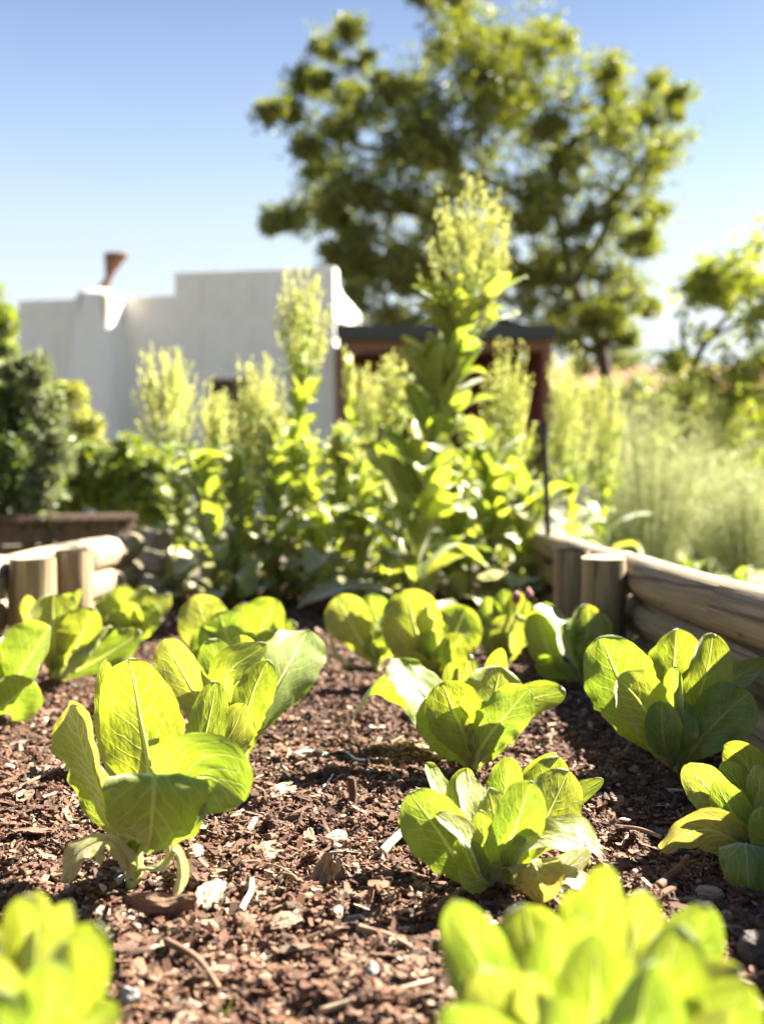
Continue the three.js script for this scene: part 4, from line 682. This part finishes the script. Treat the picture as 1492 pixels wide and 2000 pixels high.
// feathery fennel bushes
reseed(301);
function fennel(label, D, cx, w, topY, footY, n) {
  const base = at(cx, footY, D); base.y = -.04; const P = thing('fennel', label, 'fennel', base, 'feathery fennel beyond the bed'), s = D / F, Hh = at(cx, topY, D).y - base.y, pos = [], col = [];
  const tri = (a, b, c, t) => { pos.push(a.x, a.y, a.z, b.x, b.y, b.z, c.x, c.y, c.z); for (let i = 0; i < 3; i++) col.push(...t); };
  const stems = 26;
  for (let k = 0; k < stems; k++) { const a = k * 2.4, rad = w * s * .8 * Math.sqrt(k / stems), tip = V(Math.cos(a) * rad, Hh * rr(.6, 1.05) * (1.05 - .55 * k / stems), Math.sin(a) * rad * .8), foot = V(Math.cos(a) * rad * .3, 0, Math.sin(a) * rad * .3); part('stem', tube([foot, foot.clone().lerp(tip, .5), tip], t => lerp(.009, .002, t), 5, 8), M.stalk, P);
    for (let i = 0; i < n / stems; i++) { const t = Math.pow(R(), .8), p = foot.clone().lerp(tip, t).addScaledVector(sphere(), .07), d = V(rr(-1, 1), rr(.1, 1), rr(-1, 1)).normalize(), l = rr(.06, .16), q = p.clone().addScaledVector(d, l); const sd = sphere().cross(d).normalize().multiplyScalar(.0014), g = rr(.75, 1.2), tn = [.30 * g, .32 * g, .12 * g]; tri(p.clone().sub(sd), p.clone().add(sd), q, tn);
      for (let j = 0; j < 7; j++) { const a2 = p.clone().lerp(q, rr(.15, 1)), d2 = d.clone().addScaledVector(sphere(), .9).normalize(), b2 = a2.clone().addScaledVector(d2, rr(.02, .055)), s2 = sphere().cross(d2).normalize().multiplyScalar(.0016); tri(a2.clone().sub(s2), a2.clone().add(s2), b2, tn); } } }
  const g = new THREE.BufferGeometry(); g.setAttribute('position', new THREE.Float32BufferAttribute(pos, 3)); g.setAttribute('color', new THREE.Float32BufferAttribute(col, 3)); g.computeVertexNormals(); part('frond', g, M.hedge, P).userData.kind = 'stuff';
}
fennel('tall feathery fennel clump beside the pale bolted spikes', 6.6, 1275, 170, 720, 1085, 2700);
fennel('wide soft fennel clump next to the open ground', 7.2, 1375, 150, 790, 1085, 2300);
fennel('low hazy fennel clump in front of the slender tree', 7.8, 1215, 130, 750, 1080, 1700);
fennel('spreading fennel clump beside the young plants', 6.2, 1455, 130, 900, 1100, 1800);
fennel('low fennel clump growing past the slender tree', 7.0, 1540, 130, 860, 1090, 1500);

// young plants in the next bed
reseed(401);
{
  const proto = thing('young_plant', 'low bright green young plant beyond the shaded log wall', 'plant', V(1.4, -.05, -3.4), 'young plants in the neighbouring bed');
  for (let k = 0; k < 9; k++) { const pr = protoLeaf[(k * 2) % 6], m = part('leaf', pr[0], M.leaf[k % 4], proto); m.scale.setScalar(rr(.13, .19)); m.rotation.set(rr(.1, .6), k * 2.4, rr(-.3, .3), 'YXZ'); part('midrib', pr[1], M.rib, m); }
  let first = true;
  for (let i = 0; i < 9; i++) for (let j = 0; j < 7; j++) { const z = -2.9 - i * .52 + rr(-.12, .12), x = 1.15 + j * .42 + rr(-.1, .1); if (x / -z > .44 || x / -z < .1) continue; const o = first ? proto : proto.clone(); if (!first) { o.name = numbered('young_plant'); scene.add(o); } first = false; o.position.set(x, -.05, z); o.rotation.y = rr(0, 6.28); const s = rr(.8, 1.3); o.scale.set(s, s, s); }
}
reseed(402);
{ const g = mergeGeometries([0, 1, 2, 3, 4].map(k => { const q = protoLeaf[k][0].clone(); q.rotateX(.35 + .1 * k).rotateY(k * 1.26); return q; }));
  scatter('ground_cover', g, M.leaf[1], 4200, o => { let x, z; do { z = -2.6 - 10 * R(); x = rr(.9, -z * .46); } while (x < .95); o.position.set(x, -.06, z); o.rotation.set(0, rr(0, 6.28), 0); o.scale.setScalar(rr(.05, .12)); const k = rr(.6, 1.05); return rgb(k, k, k); }, 'low green ground cover beyond the shaded log wall', 'ground cover'); }
// small weeds and dry wisps on the soil
reseed(501);
function sprout(label, px, py, mat, n, hpx, blade = .16) { const b = ground(px, py), s = depthOf(b) / F, P = thing('weed_sprout', label, 'weed', b); for (let k = 0; k < n; k++) { const a = k * 2.4 + .5, h = hpx * s * rr(.7, 1.1); const [g] = leafGeo([V(0, -.002, 0), V(Math.cos(a) * h * .15, h * .5, Math.sin(a) * h * .15), V(Math.cos(a) * h * .5, h, Math.sin(a) * h * .5)], V(-Math.sin(a), 0, Math.cos(a)), h * blade, { nu: 1, nv: 8, sd: k, pet: .4 }); part('leaf', g, mat, P); } }
sprout('tiny green weed sprout near the curved brown twig', 312, 1885, M.leaf[0], 3, 34);
sprout('tiny green sprout inside the shadow of the leafy lettuce', 738, 1775, M.leaf[0], 2, 26);
sprout('tiny weed sprout at the low front of the soil', 442, 1992, M.leaf[1], 3, 36);
sprout('small yellow-green weed beside the white shining leaves', 1172, 1668, M.leaf[0], 4, 30);
sprout('dry straw-coloured tuft of grass in the lettuce shadow', 822, 1770, std([.30, .23, .12], .9), 6, 52, .07);

scene.traverse(o => { if (o.isMesh) o.castShadow = o.receiveShadow = true; });
scene.add(camera);
renderer.render(scene, camera);
